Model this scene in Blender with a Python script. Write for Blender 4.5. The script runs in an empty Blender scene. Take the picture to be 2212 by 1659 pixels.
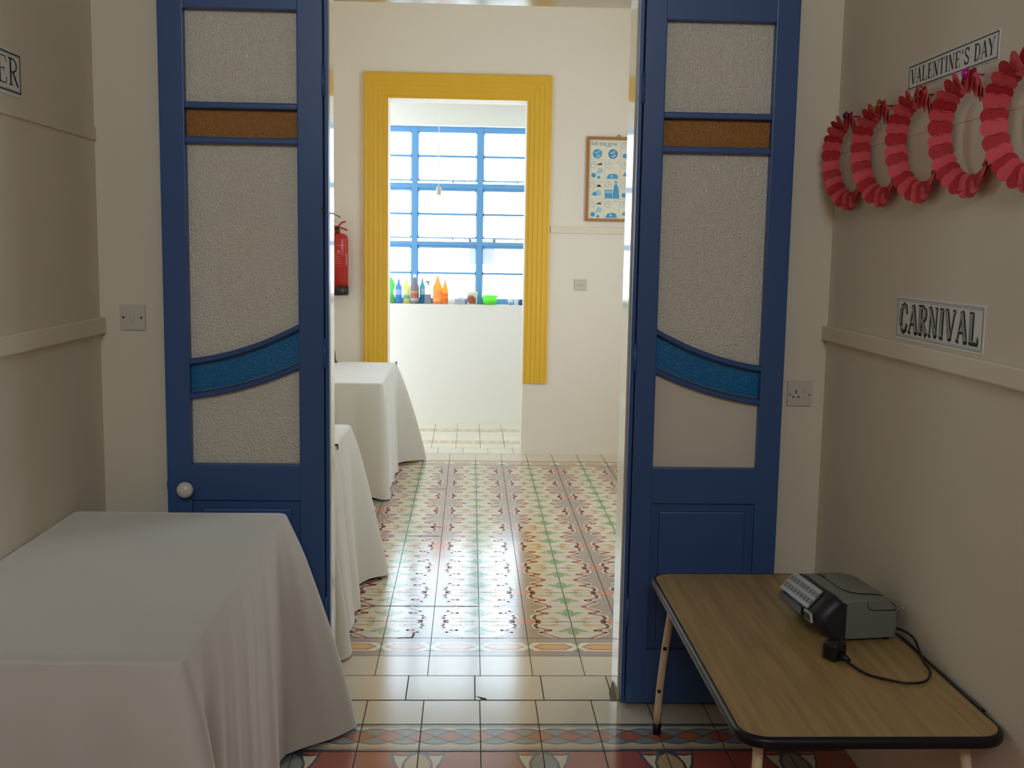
import bpy, bmesh, math, random
from mathutils import Vector, Matrix
from mathutils.geometry import tessellate_polygon
rnd = random.Random(7)
PI = math.pi
SC = bpy.context.scene
COL = SC.collection

# ------------------------------------------------------------------ materials
def lin(c):
    return tuple(((x / 255) / 12.92 if x / 255 <= .04045 else ((x / 255 + .055) / 1.055) ** 2.4) for x in c)

def mat(name, col, rough=.5, metal=0., spec=.5, bump=None, var=None, coat=0., srgb=True, trans=0., emit=None, ior=1.5):
    """principled material; bump=(scale, strength, distance), var=(scale, amount) slow colour mottling"""
    m = bpy.data.materials.new(name); m.use_nodes = True
    n = m.node_tree.nodes; l = m.node_tree.links; b = n['Principled BSDF']
    c = lin(col) if srgb else col
    b.inputs['Base Color'].default_value = (*c, 1)
    b.inputs['Roughness'].default_value = rough
    b.inputs['Metallic'].default_value = metal
    b.inputs['Specular IOR Level'].default_value = spec
    b.inputs['Coat Weight'].default_value = coat
    b.inputs['Coat Roughness'].default_value = .12
    b.inputs['Transmission Weight'].default_value = trans
    b.inputs['IOR'].default_value = ior
    if bump or var:
        tc = n.new('ShaderNodeTexCoord')
    if bump:
        t = n.new('ShaderNodeTexNoise'); t.inputs['Scale'].default_value = bump[0]; t.inputs['Detail'].default_value = 4
        l.new(tc.outputs['Object'], t.inputs['Vector'])
        bp = n.new('ShaderNodeBump'); bp.inputs['Strength'].default_value = bump[1]; bp.inputs['Distance'].default_value = bump[2]
        l.new(t.outputs['Fac'], bp.inputs['Height']); l.new(bp.outputs['Normal'], b.inputs['Normal'])
    if var:
        t2 = n.new('ShaderNodeTexNoise'); t2.inputs['Scale'].default_value = var[0]; t2.inputs['Detail'].default_value = 5
        l.new(tc.outputs['Object'], t2.inputs['Vector'])
        mx = n.new('ShaderNodeMix'); mx.data_type = 'RGBA'
        mx.inputs['A'].default_value = (*[x * (1 - var[1]) for x in c], 1)
        mx.inputs['B'].default_value = (*[min(1, x * (1 + var[1])) for x in c], 1)
        l.new(t2.outputs['Fac'], mx.inputs['Factor']); l.new(mx.outputs['Result'], b.inputs['Base Color'])
    return m

def mat_glass(name, tint, body, fac, rough=.25, bump=None, translucent=.5):
    """cast window glass: part see-through, part milky body, glossy rippled face"""
    m = bpy.data.materials.new(name); m.use_nodes = True
    n = m.node_tree.nodes; l = m.node_tree.links
    out = n['Material Output']; p = n['Principled BSDF']
    p.inputs['Base Color'].default_value = (*lin(body), 1); p.inputs['Roughness'].default_value = rough
    tr = n.new('ShaderNodeBsdfTransparent'); tr.inputs['Color'].default_value = (*lin(tint), 1)
    mx = n.new('ShaderNodeMixShader'); mx.inputs['Fac'].default_value = fac
    l.new(tr.outputs[0], mx.inputs[1]); l.new(p.outputs[0], mx.inputs[2]); l.new(mx.outputs[0], out.inputs['Surface'])
    if bump:
        tc = n.new('ShaderNodeTexCoord')
        v = n.new('ShaderNodeTexVoronoi'); v.inputs['Scale'].default_value = bump[0]; v.feature = 'SMOOTH_F1'
        ns = n.new('ShaderNodeTexNoise'); ns.inputs['Scale'].default_value = bump[0] * .6
        l.new(tc.outputs['Object'], v.inputs['Vector']); l.new(tc.outputs['Object'], ns.inputs['Vector'])
        ad = n.new('ShaderNodeMath'); ad.operation = 'ADD'
        l.new(v.outputs['Distance'], ad.inputs[0]); l.new(ns.outputs['Fac'], ad.inputs[1])
        bp = n.new('ShaderNodeBump'); bp.inputs['Strength'].default_value = bump[1]; bp.inputs['Distance'].default_value = .004
        l.new(ad.outputs[0], bp.inputs['Height']); l.new(bp.outputs['Normal'], p.inputs['Normal'])
    return m

def mat_thin(name, col, fac=.5, rough=.4, clear=0.):
    """thin plastic, paper or cloth that lets light glow through"""
    m = bpy.data.materials.new(name); m.use_nodes = True
    n = m.node_tree.nodes; l = m.node_tree.links
    out = n['Material Output']; p = n['Principled BSDF']
    p.inputs['Base Color'].default_value = (*lin(col), 1); p.inputs['Roughness'].default_value = rough
    t = n.new('ShaderNodeBsdfTranslucent'); t.inputs['Color'].default_value = (*lin(col), 1)
    mx = n.new('ShaderNodeMixShader'); mx.inputs['Fac'].default_value = fac
    l.new(p.outputs[0], mx.inputs[1]); l.new(t.outputs[0], mx.inputs[2])
    last = mx
    if clear:
        tr = n.new('ShaderNodeBsdfTransparent'); tr.inputs['Color'].default_value = (*lin(col), 1)
        m2 = n.new('ShaderNodeMixShader'); m2.inputs['Fac'].default_value = clear
        l.new(mx.outputs[0], m2.inputs[1]); l.new(tr.outputs[0], m2.inputs[2]); last = m2
    l.new(last.outputs[0], out.inputs['Surface'])
    return m

def mat_wood(name):
    m = bpy.data.materials.new(name); m.use_nodes = True
    n = m.node_tree.nodes; l = m.node_tree.links; b = n['Principled BSDF']
    tc = n.new('ShaderNodeTexCoord'); mp = n.new('ShaderNodeMapping')
    mp.inputs['Scale'].default_value = (26, 1.3, 1)
    l.new(tc.outputs['Object'], mp.inputs['Vector'])
    w = n.new('ShaderNodeTexNoise'); w.inputs['Scale'].default_value = 1.6; w.inputs['Detail'].default_value = 7; w.inputs['Distortion'].default_value = .6
    l.new(mp.outputs[0], w.inputs['Vector'])
    r = n.new('ShaderNodeValToRGB')
    r.color_ramp.elements[0].position = .3; r.color_ramp.elements[0].color = (*lin((154, 127, 79)), 1)
    r.color_ramp.elements[1].position = .72; r.color_ramp.elements[1].color = (*lin((188, 159, 107)), 1)
    l.new(w.outputs['Fac'], r.inputs[0]); l.new(r.outputs[0], b.inputs['Base Color'])
    b.inputs['Roughness'].default_value = .34
    return m

M = {}
M['wall'] = mat('plaster_cream', (226, 217, 196), .75, bump=(9, .12, .02), var=(1.7, .03))
M['wall_side'] = mat('plaster_beige', (222, 213, 195), .75, bump=(7, .14, .02), var=(1.4, .04))
M['wall_mid'] = mat('plaster_white', (237, 230, 218), .75, bump=(8, .12, .02), var=(1.5, .02))
M['wall_end'] = mat('plaster_bright', (230, 229, 226), .75, bump=(8, .1, .02), var=(1.5, .02))
M['ceil'] = mat('ceiling_white', (232, 226, 210), .8)
M['ceil_dark'] = mat('ceiling_unseen_dark', (96, 82, 64), .8)  # unseen ceiling, colour darkened to dim the upper walls of the near room
M['rail'] = mat('rail_paint', (230, 220, 198), .6, bump=(20, .05, .01))
M['lining'] = mat('gloss_cream_paint', (222, 210, 182), .13, spec=.6, bump=(5, .12, .004))
M['yellow'] = mat('yellow_paint', (232, 184, 52), .45, var=(6, .05), bump=(14, .06, .01))
M['blue'] = mat('blue_gloss_paint', (60, 90, 142), .33, spec=.4, bump=(30, .05, .004), var=(3, .06))
M['blue_win'] = mat('blue_window_glare', (104, 162, 216), .4)  # blue frame paint, with the bright window's veiling glare lightened into its colour
M['frost'] = mat_glass('frosted_glass', (240, 240, 234), (236, 229, 212), .82, .16, (190, .9))
M['plain'] = mat_glass('smooth_frosted_glass', (236, 236, 230), (232, 222, 204), .85, .45)
M['amber'] = mat_glass('amber_glass', (220, 150, 40), (186, 124, 34), .7, .25, (330, .4))
M['bluegl'] = mat_glass('blue_glass', (0, 130, 205), (0, 128, 190), .7, .25, (330, .4))
M['winglass'] = mat_glass('window_glass', (250, 252, 252), (235, 240, 242), .06, .05)
M['putty'] = mat('putty', (150, 140, 110), .7)
M['porcelain'] = mat('porcelain', (226, 224, 214), .12)
M['black'] = mat('black_plastic', (16, 16, 18), .35)
M['rubber'] = mat('black_rubber', (20, 18, 22), .38, spec=.35)
M['steel'] = mat('steel', (180, 180, 180), .25, 1.)
M['brass'] = mat('brass', (190, 140, 50), .25, 1.)
M['bronze'] = mat('dark_brass', (92, 78, 48), .4, .8)
M['cloth'] = mat('cotton_cloth', (206, 203, 193), .85, bump=(260, .14, .002), var=(2.2, .03))
M['cloth'].node_tree.nodes['Principled BSDF'].inputs['Sheen Weight'].default_value = .9
M['cloth'].node_tree.nodes['Principled BSDF'].inputs['Sheen Roughness'].default_value = .45
M['wood'] = mat_wood('oak_laminate')
M['framewood'] = mat('frame_wood', (170, 118, 66), .4, var=(30, .12))
M['creampaint'] = mat('cream_enamel', (226, 208, 174), .4, var=(22, .06))
M['switch'] = mat('switch_plastic', (208, 201, 187), .3)
M['paper'] = mat('paper', (226, 226, 222), .8)
M['ink'] = mat('ink', (18, 18, 20), .7)
M['ink_grey'] = mat('grey_ink', (130, 130, 132), .7)
M['print_light'] = mat('pale_ink', (196, 196, 196), .7)
M['ink_frame'] = mat('slate_ink', (70, 72, 78), .7)
M['print_blue'] = mat('print_blue', (74, 160, 208), .6)
M['print_pale'] = mat('print_pale_blue', (168, 204, 220), .6)
M['print_deep'] = mat('print_deep_blue', (40, 112, 176), .6)
M['print_paper'] = mat('print_paper', (236, 230, 208), .6)
M['heart_red'] = mat('crimson_paper', (186, 40, 50), .7)
M['heart_pink'] = mat('coral_paper', (224, 84, 92), .7)
M['string'] = mat('pink_string', (190, 130, 130), .8)
M['magenta'] = mat('magenta_pin', (190, 20, 150), .2)
M['purple'] = mat('purple_pin', (70, 30, 70), .3)
M['red'] = mat('red_enamel', (184, 36, 32), .32)
M['white'] = mat('white_print', (240, 236, 226), .5)
M['sil'] = mat('grey_plastic', (120, 122, 113), .42, .1)
M['sil2'] = mat('silver_grey_plastic', (150, 152, 148), .35, .25, bump=(300, .2, .001))
M['dkgrey'] = mat('charcoal_plastic', (34, 35, 40), .45)
M['display'] = mat('display_glass', (44, 52, 48), .1)
M['sticker'] = mat('silver_sticker', (196, 194, 182), .3)
# tiles
def tile(name, c, rough=.15):
    return mat(name, c, rough, spec=1., bump=(4.5, .05, .004), var=(5, .05), coat=.3)
T = dict(cream=tile('tile_cream', (210, 198, 174)), field=tile('tile_taupe', (152, 134, 120)), ivory=tile('tile_ivory', (214, 203, 180)),
         red=tile('tile_red', (172, 80, 72)), white=tile('tile_white', (232, 222, 200)), green=tile('tile_green', (112, 158, 92)),
         orange=tile('tile_orange', (214, 156, 72)), coral=tile('tile_coral', (208, 128, 100)), terra=tile('tile_terracotta', (176, 92, 78)),
         rust=tile('tile_rust', (188, 108, 82)), slate=tile('tile_slate', (84, 92, 104)), gray=tile('tile_grey', (142, 150, 152)),
         blush=tile('tile_blush', (204, 172, 152)), gold=tile('tile_gold', (220, 166, 62)), grout=mat('grout', (62, 62, 56), .8),
         dark=mat('dark_gap', (34, 26, 24), .9), tan=tile('tile_tan', (206, 180, 136)), pale=tile('tile_pale', (232, 224, 204)),
         dirt=mat('floor_dirt', (120, 112, 100), .9))

# ------------------------------------------------------------------ mesh builder
class MB:
    def __init__(s): s.v = []; s.f = []; s.m = []; s.sm = []
    def add(s, vs, fs, mi=0, smooth=False):
        o = len(s.v); s.v += [tuple(v) for v in vs]
        for f in fs: s.f.append([i + o for i in f]); s.m.append(mi); s.sm.append(smooth)
        return s
    def box(s, x0, x1, y0, y1, z0, z1, mi=0, bev=0., seg=2):
        if bev <= 0:
            vs = [(x, y, z) for x in (x0, x1) for y in (y0, y1) for z in (z0, z1)]
            return s.add(vs, [(0, 1, 3, 2), (4, 6, 7, 5), (0, 4, 5, 1), (2, 3, 7, 6), (0, 2, 6, 4), (1, 5, 7, 3)], mi)
        bm = bmesh.new(); bmesh.ops.create_cube(bm, size=1)
        for v in bm.verts: v.co = Vector(((x0 + x1) / 2 + v.co.x * (x1 - x0), (y0 + y1) / 2 + v.co.y * (y1 - y0), (z0 + z1) / 2 + v.co.z * (z1 - z0)))
        bmesh.ops.bevel(bm, geom=bm.edges[:], offset=bev, segments=seg, profile=.6, affect='EDGES')
        return s.bm(bm, mi)
    def bm(s, bm, mi=0, smooth=False, xf=None):
        bm.verts.index_update()
        s.add([(xf @ v.co if xf else v.co) for v in bm.verts], [[v.index for v in f.verts] for f in bm.faces], mi, smooth); bm.free(); return s
    def quad(s, a, b, c, d, mi=0): return s.add([a, b, c, d], [(0, 1, 2, 3)], mi)
    def poly(s, pts, mi=0):
        """flat polygon (any outline) as triangles, facing as wound"""
        tr = tessellate_polygon([[Vector(p) for p in pts]])
        return s.add(pts, [tuple(t) for t in tr], mi)
    def prism(s, pts, axis, a, b, mi=0, smooth=False):
        """outline pts (2-D) pushed along axis from a to b"""
        def P(p, t):
            return (t, p[0], p[1]) if axis == 'x' else (p[0], t, p[1]) if axis == 'y' else (p[0], p[1], t)
        n = len(pts); vs = [P(p, a) for p in pts] + [P(p, b) for p in pts]
        tr = [tuple(t) for t in tessellate_polygon([[Vector((p[0], p[1], 0)) for p in pts]])]
        s.add(vs, tr + [tuple(i + n for i in reversed(t)) for t in tr], mi)
        s.add(vs, [(i, (i + 1) % n, (i + 1) % n + n, i + n) for i in range(n)], mi, smooth); return s
    def lathe(s, prof, c=(0, 0, 0), n=24, mi=0, axis='z', caps=True, sx=1., sy=1.):
        vs = []; fs = []
        for (r, z) in prof:
            for k in range(n):
                a = 2 * PI * k / n; x, y = r * math.cos(a) * sx, r * math.sin(a) * sy
                p = (x, y, z) if axis == 'z' else (x, z, y) if axis == 'y' else (z, x, y)
                vs.append((c[0] + p[0], c[1] + p[1], c[2] + p[2]))
        for i in range(len(prof) - 1):
            for k in range(n):
                fs.append((i * n + k, i * n + (k + 1) % n, (i + 1) * n + (k + 1) % n, (i + 1) * n + k))
        s.add(vs, fs, mi, True)
        if caps:
            s.add(vs[:n], [tuple(reversed(range(n)))], mi); s.add(vs[-n:], [tuple(range(n))], mi)
        return s
    def tube(s, path, r, n=8, mi=0, closed=False):
        path = [Vector(p) for p in path]; m = len(path); vs = []; fs = []; up = None
        for i, p in enumerate(path):
            if closed: t = (path[(i + 1) % m] - path[i - 1])
            else: t = path[min(i + 1, m - 1)] - path[max(i - 1, 0)]
            t.normalize()
            if up is None: up = t.orthogonal().normalized()
            up = (up - t * up.dot(t)); up = up.normalized() if up.length > 1e-6 else t.orthogonal().normalized()
            w = t.cross(up); rr = r[i] if isinstance(r, (list, tuple)) else r
            for k in range(n):
                a = 2 * PI * k / n; vs.append(p + (up * math.cos(a) + w * math.sin(a)) * rr)
        for i in range(m if closed else m - 1):
            j = (i + 1) % m
            for k in range(n): fs.append((i * n + k, i * n + (k + 1) % n, j * n + (k + 1) % n, j * n + k))
        s.add(vs, fs, mi, True)
        if not closed: s.add(vs[:n], [tuple(reversed(range(n)))], mi); s.add(vs[-n:], [tuple(range(n))], mi)
        return s
    def ball(s, c, r, mi=0, n=16, sz=1.):
        return s.lathe([(max(1e-4, r * math.sin(PI * i / 10)), -r * sz * math.cos(PI * i / 10)) for i in range(11)], c, n, mi)

def wpos(o):
    p = Vector((0, 0, 0))
    while o: p += o.location; o = o.parent
    return p

def build(name, mb, mats, parent=None, loc=None):
    """mesh in world coordinates -> object; its origin sits at its parent's origin or at loc"""
    if not isinstance(mats, (list, tuple)): mats = [mats]
    o = bpy.data.objects.new(name, bpy.data.meshes.new(name)); COL.objects.link(o)
    base = wpos(parent) if parent else Vector(loc or (0, 0, 0))
    me = o.data; me.from_pydata([Vector(v) - base for v in mb.v], [], mb.f)
    for m in mats: me.materials.append(m)
    me.polygons.foreach_set('material_index', mb.m); me.polygons.foreach_set('use_smooth', mb.sm)
    bm = bmesh.new(); bm.from_mesh(me)
    bmesh.ops.remove_doubles(bm, verts=bm.verts, dist=1e-6)
    if not getattr(mb, 'keep', False): bmesh.ops.recalc_face_normals(bm, faces=bm.faces)
    bm.to_mesh(me); bm.free(); me.update()
    if parent: o.parent = parent
    else: o.location = base
    return o

def tag(o, label=None, cat=None, group=None, kind=None):
    if label: o['label'] = label
    if cat: o['category'] = cat
    if group: o['group'] = group
    if kind: o['kind'] = kind
    return o

def empty(name, loc, label=None, cat=None, group=None, kind=None):
    o = bpy.data.objects.new(name, None); COL.objects.link(o); o.location = loc; o.empty_display_size = .05
    return tag(o, label, cat, group, kind)

def struct(name, mb, mats, loc=None):
    return tag(build(name, mb, mats, None, loc), kind='structure')

# ------------------------------------------------------------------ key dimensions (metres; camera over the origin)
XL, XR = -1.255, 1.245            # side walls of the near room
YN, YF = 3.708, 3.930             # near and far face of the wall with the double door
OL, OR, OT = -.497, .561, 2.47    # its opening
FY = 4.3305; FX = .0545           # pattern field of the second room: near edge, a stem line
NX = .05075                       # grout line of the near room
WY, WY2 = 8.41, 8.65              # wall with the yellow surround
PL, PR, PT = -.64, .417, 2.735    # its opening
EY = 9.85                         # end wall with the blue window
MXL, MXR = -1.255, 2.05           # second room
YB = -2.0                         # outer face of the wall behind the camera
HC = 4.0                          # ceiling

# ------------------------------------------------------------------ structure: walls, ceiling
w = MB()
w.box(XL - .2, OL, YN, YF, 0, HC); w.box(OR, MXR + .2, YN, YF, 0, HC); w.box(OL, OR, YN, YF, OT, HC)
struct('wall_front', w, M['wall'])
struct('wall_left', MB().box(XL - .2, XL, YB, YN, 0, HC), M['wall_side'])
struct('wall_right', MB().box(XR, XR + .2, YB, YN, 0, HC), M['wall_side'])
w = MB(); BX0, BX1, BZ0, BZ1 = -.8, .8, 2.85, 3.85     # window opening behind the camera
w.box(XL, BX0, YB, YB + .2, 0, HC); w.box(BX1, XR, YB, YB + .2, 0, HC); w.box(BX0, BX1, YB, YB + .2, 0, BZ0); w.box(BX0, BX1, YB, YB + .2, BZ1, HC)
struct('wall_back', w, M['wall_side'])
w = MB(); w.box(MXL - .2, PL, WY, WY2, 0, HC); w.box(PR, MXR + .2, WY, WY2, 0, HC); w.box(PL, PR, WY, WY2, PT, HC)
struct('wall_middle', w, M['wall_mid'])
w = MB(); LY0, LY1, LZ0, LZ1 = 5.4, 6.5, 1.6, 2.6  # unseen opening, added to send light through the doorway onto the right wall
w.box(MXL - .2, MXL, YF, LY0, 0, HC); w.box(MXL - .2, MXL, LY1, WY, 0, HC); w.box(MXL - .2, MXL, LY0, LY1, 0, LZ0); w.box(MXL - .2, MXL, LY0, LY1, LZ1, HC)
struct('wall_middle_left', w, M['wall_mid'])
w = MB(); SY0, SY1, SZ0, SZ1 = 5.5, 7.1, 1.0, 2.4
w.box(MXR, MXR + .2, YF, SY0, 0, HC); w.box(MXR, MXR + .2, SY1, WY, 0, HC); w.box(MXR, MXR + .2, SY0, SY1, 0, SZ0); w.box(MXR, MXR + .2, SY0, SY1, SZ1, HC)
struct('wall_middle_right', w, M['wall_mid'])
w = MB(); QX0, QX1, QZ0, QZ1 = -1.16, 1.27, 1.105, 2.70
w.box(-2.4, QX0, EY, EY + .25, 0, 2.9); w.box(QX1, 2.4, EY, EY + .25, 0, 2.9); w.box(QX0, QX1, EY, EY + .25, 0, QZ0); w.box(QX0, QX1, EY, EY + .25, QZ1, 2.9)
struct('wall_end', w, M['wall_end'])
w = MB(); EZ0, EZ1 = 1.35, 1.6
for sx in (-1, 1):
    x0, x1 = (-2.4, -2.2) if sx < 0 else (2.2, 2.4)
    w.box(x0, x1, WY2, EY, 0, EZ0); w.box(x0, x1, WY2, EY, EZ1, 2.9); w.box(x0, x1, WY2, WY2 + .12, EZ0, EZ1); w.box(x0, x1, EY - .12, EY, EZ0, EZ1)
struct('wall_end_side', w, M['wall_end'])
struct('ceiling_near', MB().box(XL - .2, XR + .2, YB, YN, HC, HC + .15), M['ceil_dark'])
w = MB(); w.box(MXL - .2, MXR + .2, YN, WY2, HC, HC + .15); w.box(-2.4, 2.4, WY2, EY + .25, 2.9, 3.05)
struct('ceiling_middle', w, M['ceil'])
# gloss painted lining of the door reveal
w = MB(); w.prism([(OL - .001, YN - .001), (-.480, YN - .001), (-.4925, YF + .002), (OL - .001, YF + .002)], 'z', 0, OT); w.prism([(.5465, YN - .001), (OR + .001, YN - .001), (OR + .001, YF + .002), (.5565, YF + .002)], 'z', 0, OT); w.box(OL, OR, YN - .001, YF + .002, OT - .006, OT + .001)
struct('trim_1', w, M['lining'])
# chair rails and upper battens
def rail(name, x0, x1, y0, y1, z0, z1, b=.004, m=None): struct(name, MB().box(x0, x1, y0, y1, z0, z1, 0, b), m or M['rail'])
rail('trim_2', XL, XL + .02, YB + .2, YN, 1.306, 1.360); rail('trim_3', XR - .02, XR, YB + .2, YN, 1.316, 1.366)
rail('trim_4', XL, XL + .006, YB + .2, YN, 1.948, 1.990, .002, M['wall_side']); rail('trim_5', XR - .002, XR, YB + .2, YN, 1.950, 1.990, .0008, M['wall_side'])
rail('trim_6', .612, MXR, WY - .018, WY, 1.742, 1.792)
# yellow stepped architrave round the far doorway
def architrave():
    mb = MB()
    xo0, xo1, zo, wd = -.826, .606, 2.921, .186
    steps = [(0., .026), (.018, .030), (.024, .026), (.055, .029), (.062, .023), (.09, .026), (.098, .020), (.128, .023), (.136, .016), (.164, .018), (.170, .012), (wd, .014)]
    zb0 = {0: .57, 1: .57}
    for i in range(len(steps) - 1):
        (a, d0), (b, d1) = steps[i], steps[i + 1]
        def ring(t, d):
            return [(xo0 + t, WY - d, .57), (xo0 + t, WY - d, zo - t), (xo1 - t, WY - d, zo - t), (xo1 - t, WY - d, .57)]
        r0, r1 = ring(a, d0), ring(b, d1)
        for k in range(3): mb.quad(r0[k], r0[k + 1], r1[k + 1], r1[k])
    # outer and inner returns to the wall, and foot caps
    for t, d in ((0., .026), (wd, .014)):
        r0 = [(xo0 + t, WY - d, .57), (xo0 + t, WY - d, zo - t), (xo1 - t, WY - d, zo - t), (xo1 - t, WY - d, .57)]
        r1 = [(x, WY, z) for (x, y, z) in r0]
        for k in range(3): mb.quad(r0[k], r0[k + 1], r1[k + 1], r1[k])
    for sg, x in ((1, xo0), (-1, xo1)):
        pts = [(x + sg * a, WY - d, .57) for a, d in steps]
        mb.poly([(x, WY, .57)] + pts + [(x + sg * wd, WY, .57)])
    return mb
struct('trim_7', architrave(), M['yellow'])

# ------------------------------------------------------------------ floor: one object, tiles inlaid as pattern
FM = list(T.values()); FI = {k: i for i, k in enumerate(T)}
fl = MB(); fl.keep = True
LZ = .00018
def fpoly(pts, m, layer):
    a = sum(pts[i - 1][0] * pts[i][1] - pts[i][0] * pts[i - 1][1] for i in range(len(pts)))
    if a < 0: pts = pts[::-1]
    P = [(x, y, layer * LZ) for x, y in pts]
    for t in tessellate_polygon([[Vector(p) for p in P]]):
        A, B, C = (P[i] for i in t)
        if (B[0] - A[0]) * (C[1] - A[1]) - (B[1] - A[1]) * (C[0] - A[0]) < 0: t = t[::-1]; A, B, C = (P[i] for i in t)
        fl.add([A, B, C], [(0, 1, 2)], FI[m])
def frect(x0, x1, y0, y1, m, layer): fpoly([(x0, y0), (x1, y0), (x1, y1), (x0, y1)], m, layer)
def fline(p, q, wd, m, layer):
    d = Vector((q[0] - p[0], q[1] - p[1])).normalized(); n = Vector((-d.y, d.x)) * wd / 2
    fpoly([(p[0] + n.x, p[1] + n.y), (q[0] + n.x, q[1] + n.y), (q[0] - n.x, q[1] - n.y), (p[0] - n.x, p[1] - n.y)], m, layer)
# base slab under everything
frect(-2.4, 2.4, YB, 10.1, 'cream', 0)
# ---- near room
frect(XL, XR, YN - .2, YN, 'ivory', 1)
yb = YN - .4
frect(XL, XR, yb, YN - .2, 'ivory', 1)
frect(XL, XR, yb, yb + .016, 'slate', 2); frect(XL, XR, yb + .016, yb + .034, 'blush', 2)
frect(XL, XR, yb + .19, yb + .2, 'slate', 2); frect(XL, XR, yb + .178, yb + .19, 'gray', 2)
yc, am = yb + .108, .055
def lens_arc(c, sg, off=0., n=16, half=.1, a=am):
    return [(c - half + 2 * half * i / n, yc + sg * (a * math.sin(PI * i / n) + off)) for i in range(n + 1)]
for k in range(-14, 14):
    c = NX + .05 + .1 * k
    fpoly(lens_arc(c, 1) + lens_arc(c, -1)[::-1][1:-1], 'gray', 2)
    up = [(c + .1 * i / 10, yc + am * min(math.sin(PI * (.5 + i / 20)), math.sin(PI * i / 20))) for i in range(11)]
    dn = [(x, 2 * yc - y) for x, y in up]
    fpoly(up + dn[::-1][1:-1], 'rust', 3)
    for sg in (1, -1):
        fpoly(lens_arc(c, sg, .0025) + lens_arc(c, sg, -.0025)[::-1], 'slate', 4)
# terracotta field with tulip motifs on every second joint
frect(XL, XR, YB, yb, 'terra', 1)
for row in range(0, 8):
    y0 = yb - .4 * row
    for k in range(-7, 8, 2):
        cx = NX + .2 * k
        mid = 'tan' if (k // 2) % 2 else 'gray'
        def Q(pts, s=1): return [(cx + s * x * .2, y0 - y * .4) for x, y in pts]
        for s in (1, -1):
            fpoly(Q([(.03, .0), (.44, .0), (.44, .06), (.38, .2), (.28, .38), (.1, .5), (0, .5), (0, .1)], s), 'slate', 2)
            fpoly(Q([(.14, .01), (.41, .01), (.40, .045), (.28, .055), (.18, .04)], s), 'rust', 3)
            fpoly(Q([(.17, .075), (.28, .085), (.395, .07), (.34, .2), (.25, .33), (.24, .2)], s), 'white', 3)
        fpoly(Q([(0, .035), (.12, .09), (.2, .2), (.19, .32), (.08, .45), (0, .48), (-.08, .45), (-.19, .32), (-.2, .2), (-.12, .09)]), mid, 3)
for j in range(0, 16): 
    fline((XL, yb - .2 * j), (XR, yb - .2 * j), .0032, 'grout', 6)
fline((XL, YN - .2), (XR, YN - .2), .003, 'grout', 6); fline((XL, YN - .002), (XR, YN - .002), .005, 'dark', 6)
for k in range(-6, 7):
    fline((NX + .2 * k, YB), (NX + .2 * k, YN), .0036, 'grout', 7)
# ---- threshold of the double door
frect(OL - .01, OR + .01, YN, YF, 'ivory', 1)
for k in range(-2, 3): fline((.0335 + .2495 * k, YN), (.0335 + .2495 * k, YF), .0042, 'grout', 6)
fline((OL, YF), (OR, YF), .003, 'grout', 6)
fpoly([(.034, 3.741), (.052, 3.733), (.058, 3.728), (.070, 3.722), (.079, 3.709), (.055, 3.716), (.05, 3.728)], 'dark', 7)
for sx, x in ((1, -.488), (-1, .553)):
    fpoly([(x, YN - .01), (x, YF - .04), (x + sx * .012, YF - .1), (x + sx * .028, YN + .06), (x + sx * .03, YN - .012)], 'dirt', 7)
# ---- second room
frect(MXL, MXR, YF, FY - .2, 'ivory', 1)
frect(MXL, MXR, FY - .2, FY, 'field', 1)
frect(MXL, MXR, FY, FY + 3.6, 'field', 1)
frect(MXL, MXR, FY + 3.6, FY + 3.8, 'field', 1)
frect(MXL, MXR, FY + 3.8, WY, 'ivory', 1)
def bar_row(y0, s, x_lo, x_hi):
    """hexagon bar border; s = +1 when the field lies on the +Y side"""
    def yy(v): return y0 + .2 * v if s > 0 else y0 + .2 * (1 - v)
    k0 = int((x_lo - FX) / .2) - 1
    for k in range(k0, int((x_hi - FX) / .2) + 2):
        x = FX + .2 * k
        if x < x_lo - .0 or x + .2 > x_hi: continue
        def hexa(a, h): return [(x + a, yy(.5)), (x + a + .035, yy(.5 + h)), (x + .2 - a - .035, yy(.5 + h)), (x + .2 - a, yy(.5)), (x + .2 - a - .035, yy(.5 - h)), (x + a + .035, yy(.5 - h))]
        fpoly(hexa(-.012, .235), 'white', 2 + (k % 2)); fpoly(hexa(.016, .165), 'red', 4); fpoly(hexa(.026, .125), 'gold', 5)
        fpoly([(x - .02, yy(.72)), (x + .02, yy(.72)), (x, yy(.54))], 'green', 5); fpoly([(x - .02, yy(.28)), (x + .02, yy(.28)), (x, yy(.46))], 'green', 5)
bar_row(FY - .2, 1, MXL, MXR); bar_row(FY + 3.6, -1, MXL, MXR)
BND = [(.69, -.04), (.69, .06), (.77, .18), (.79, .27), (.76, .38), (.47, .545), (.70, .665), (.35, 1.)]
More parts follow.
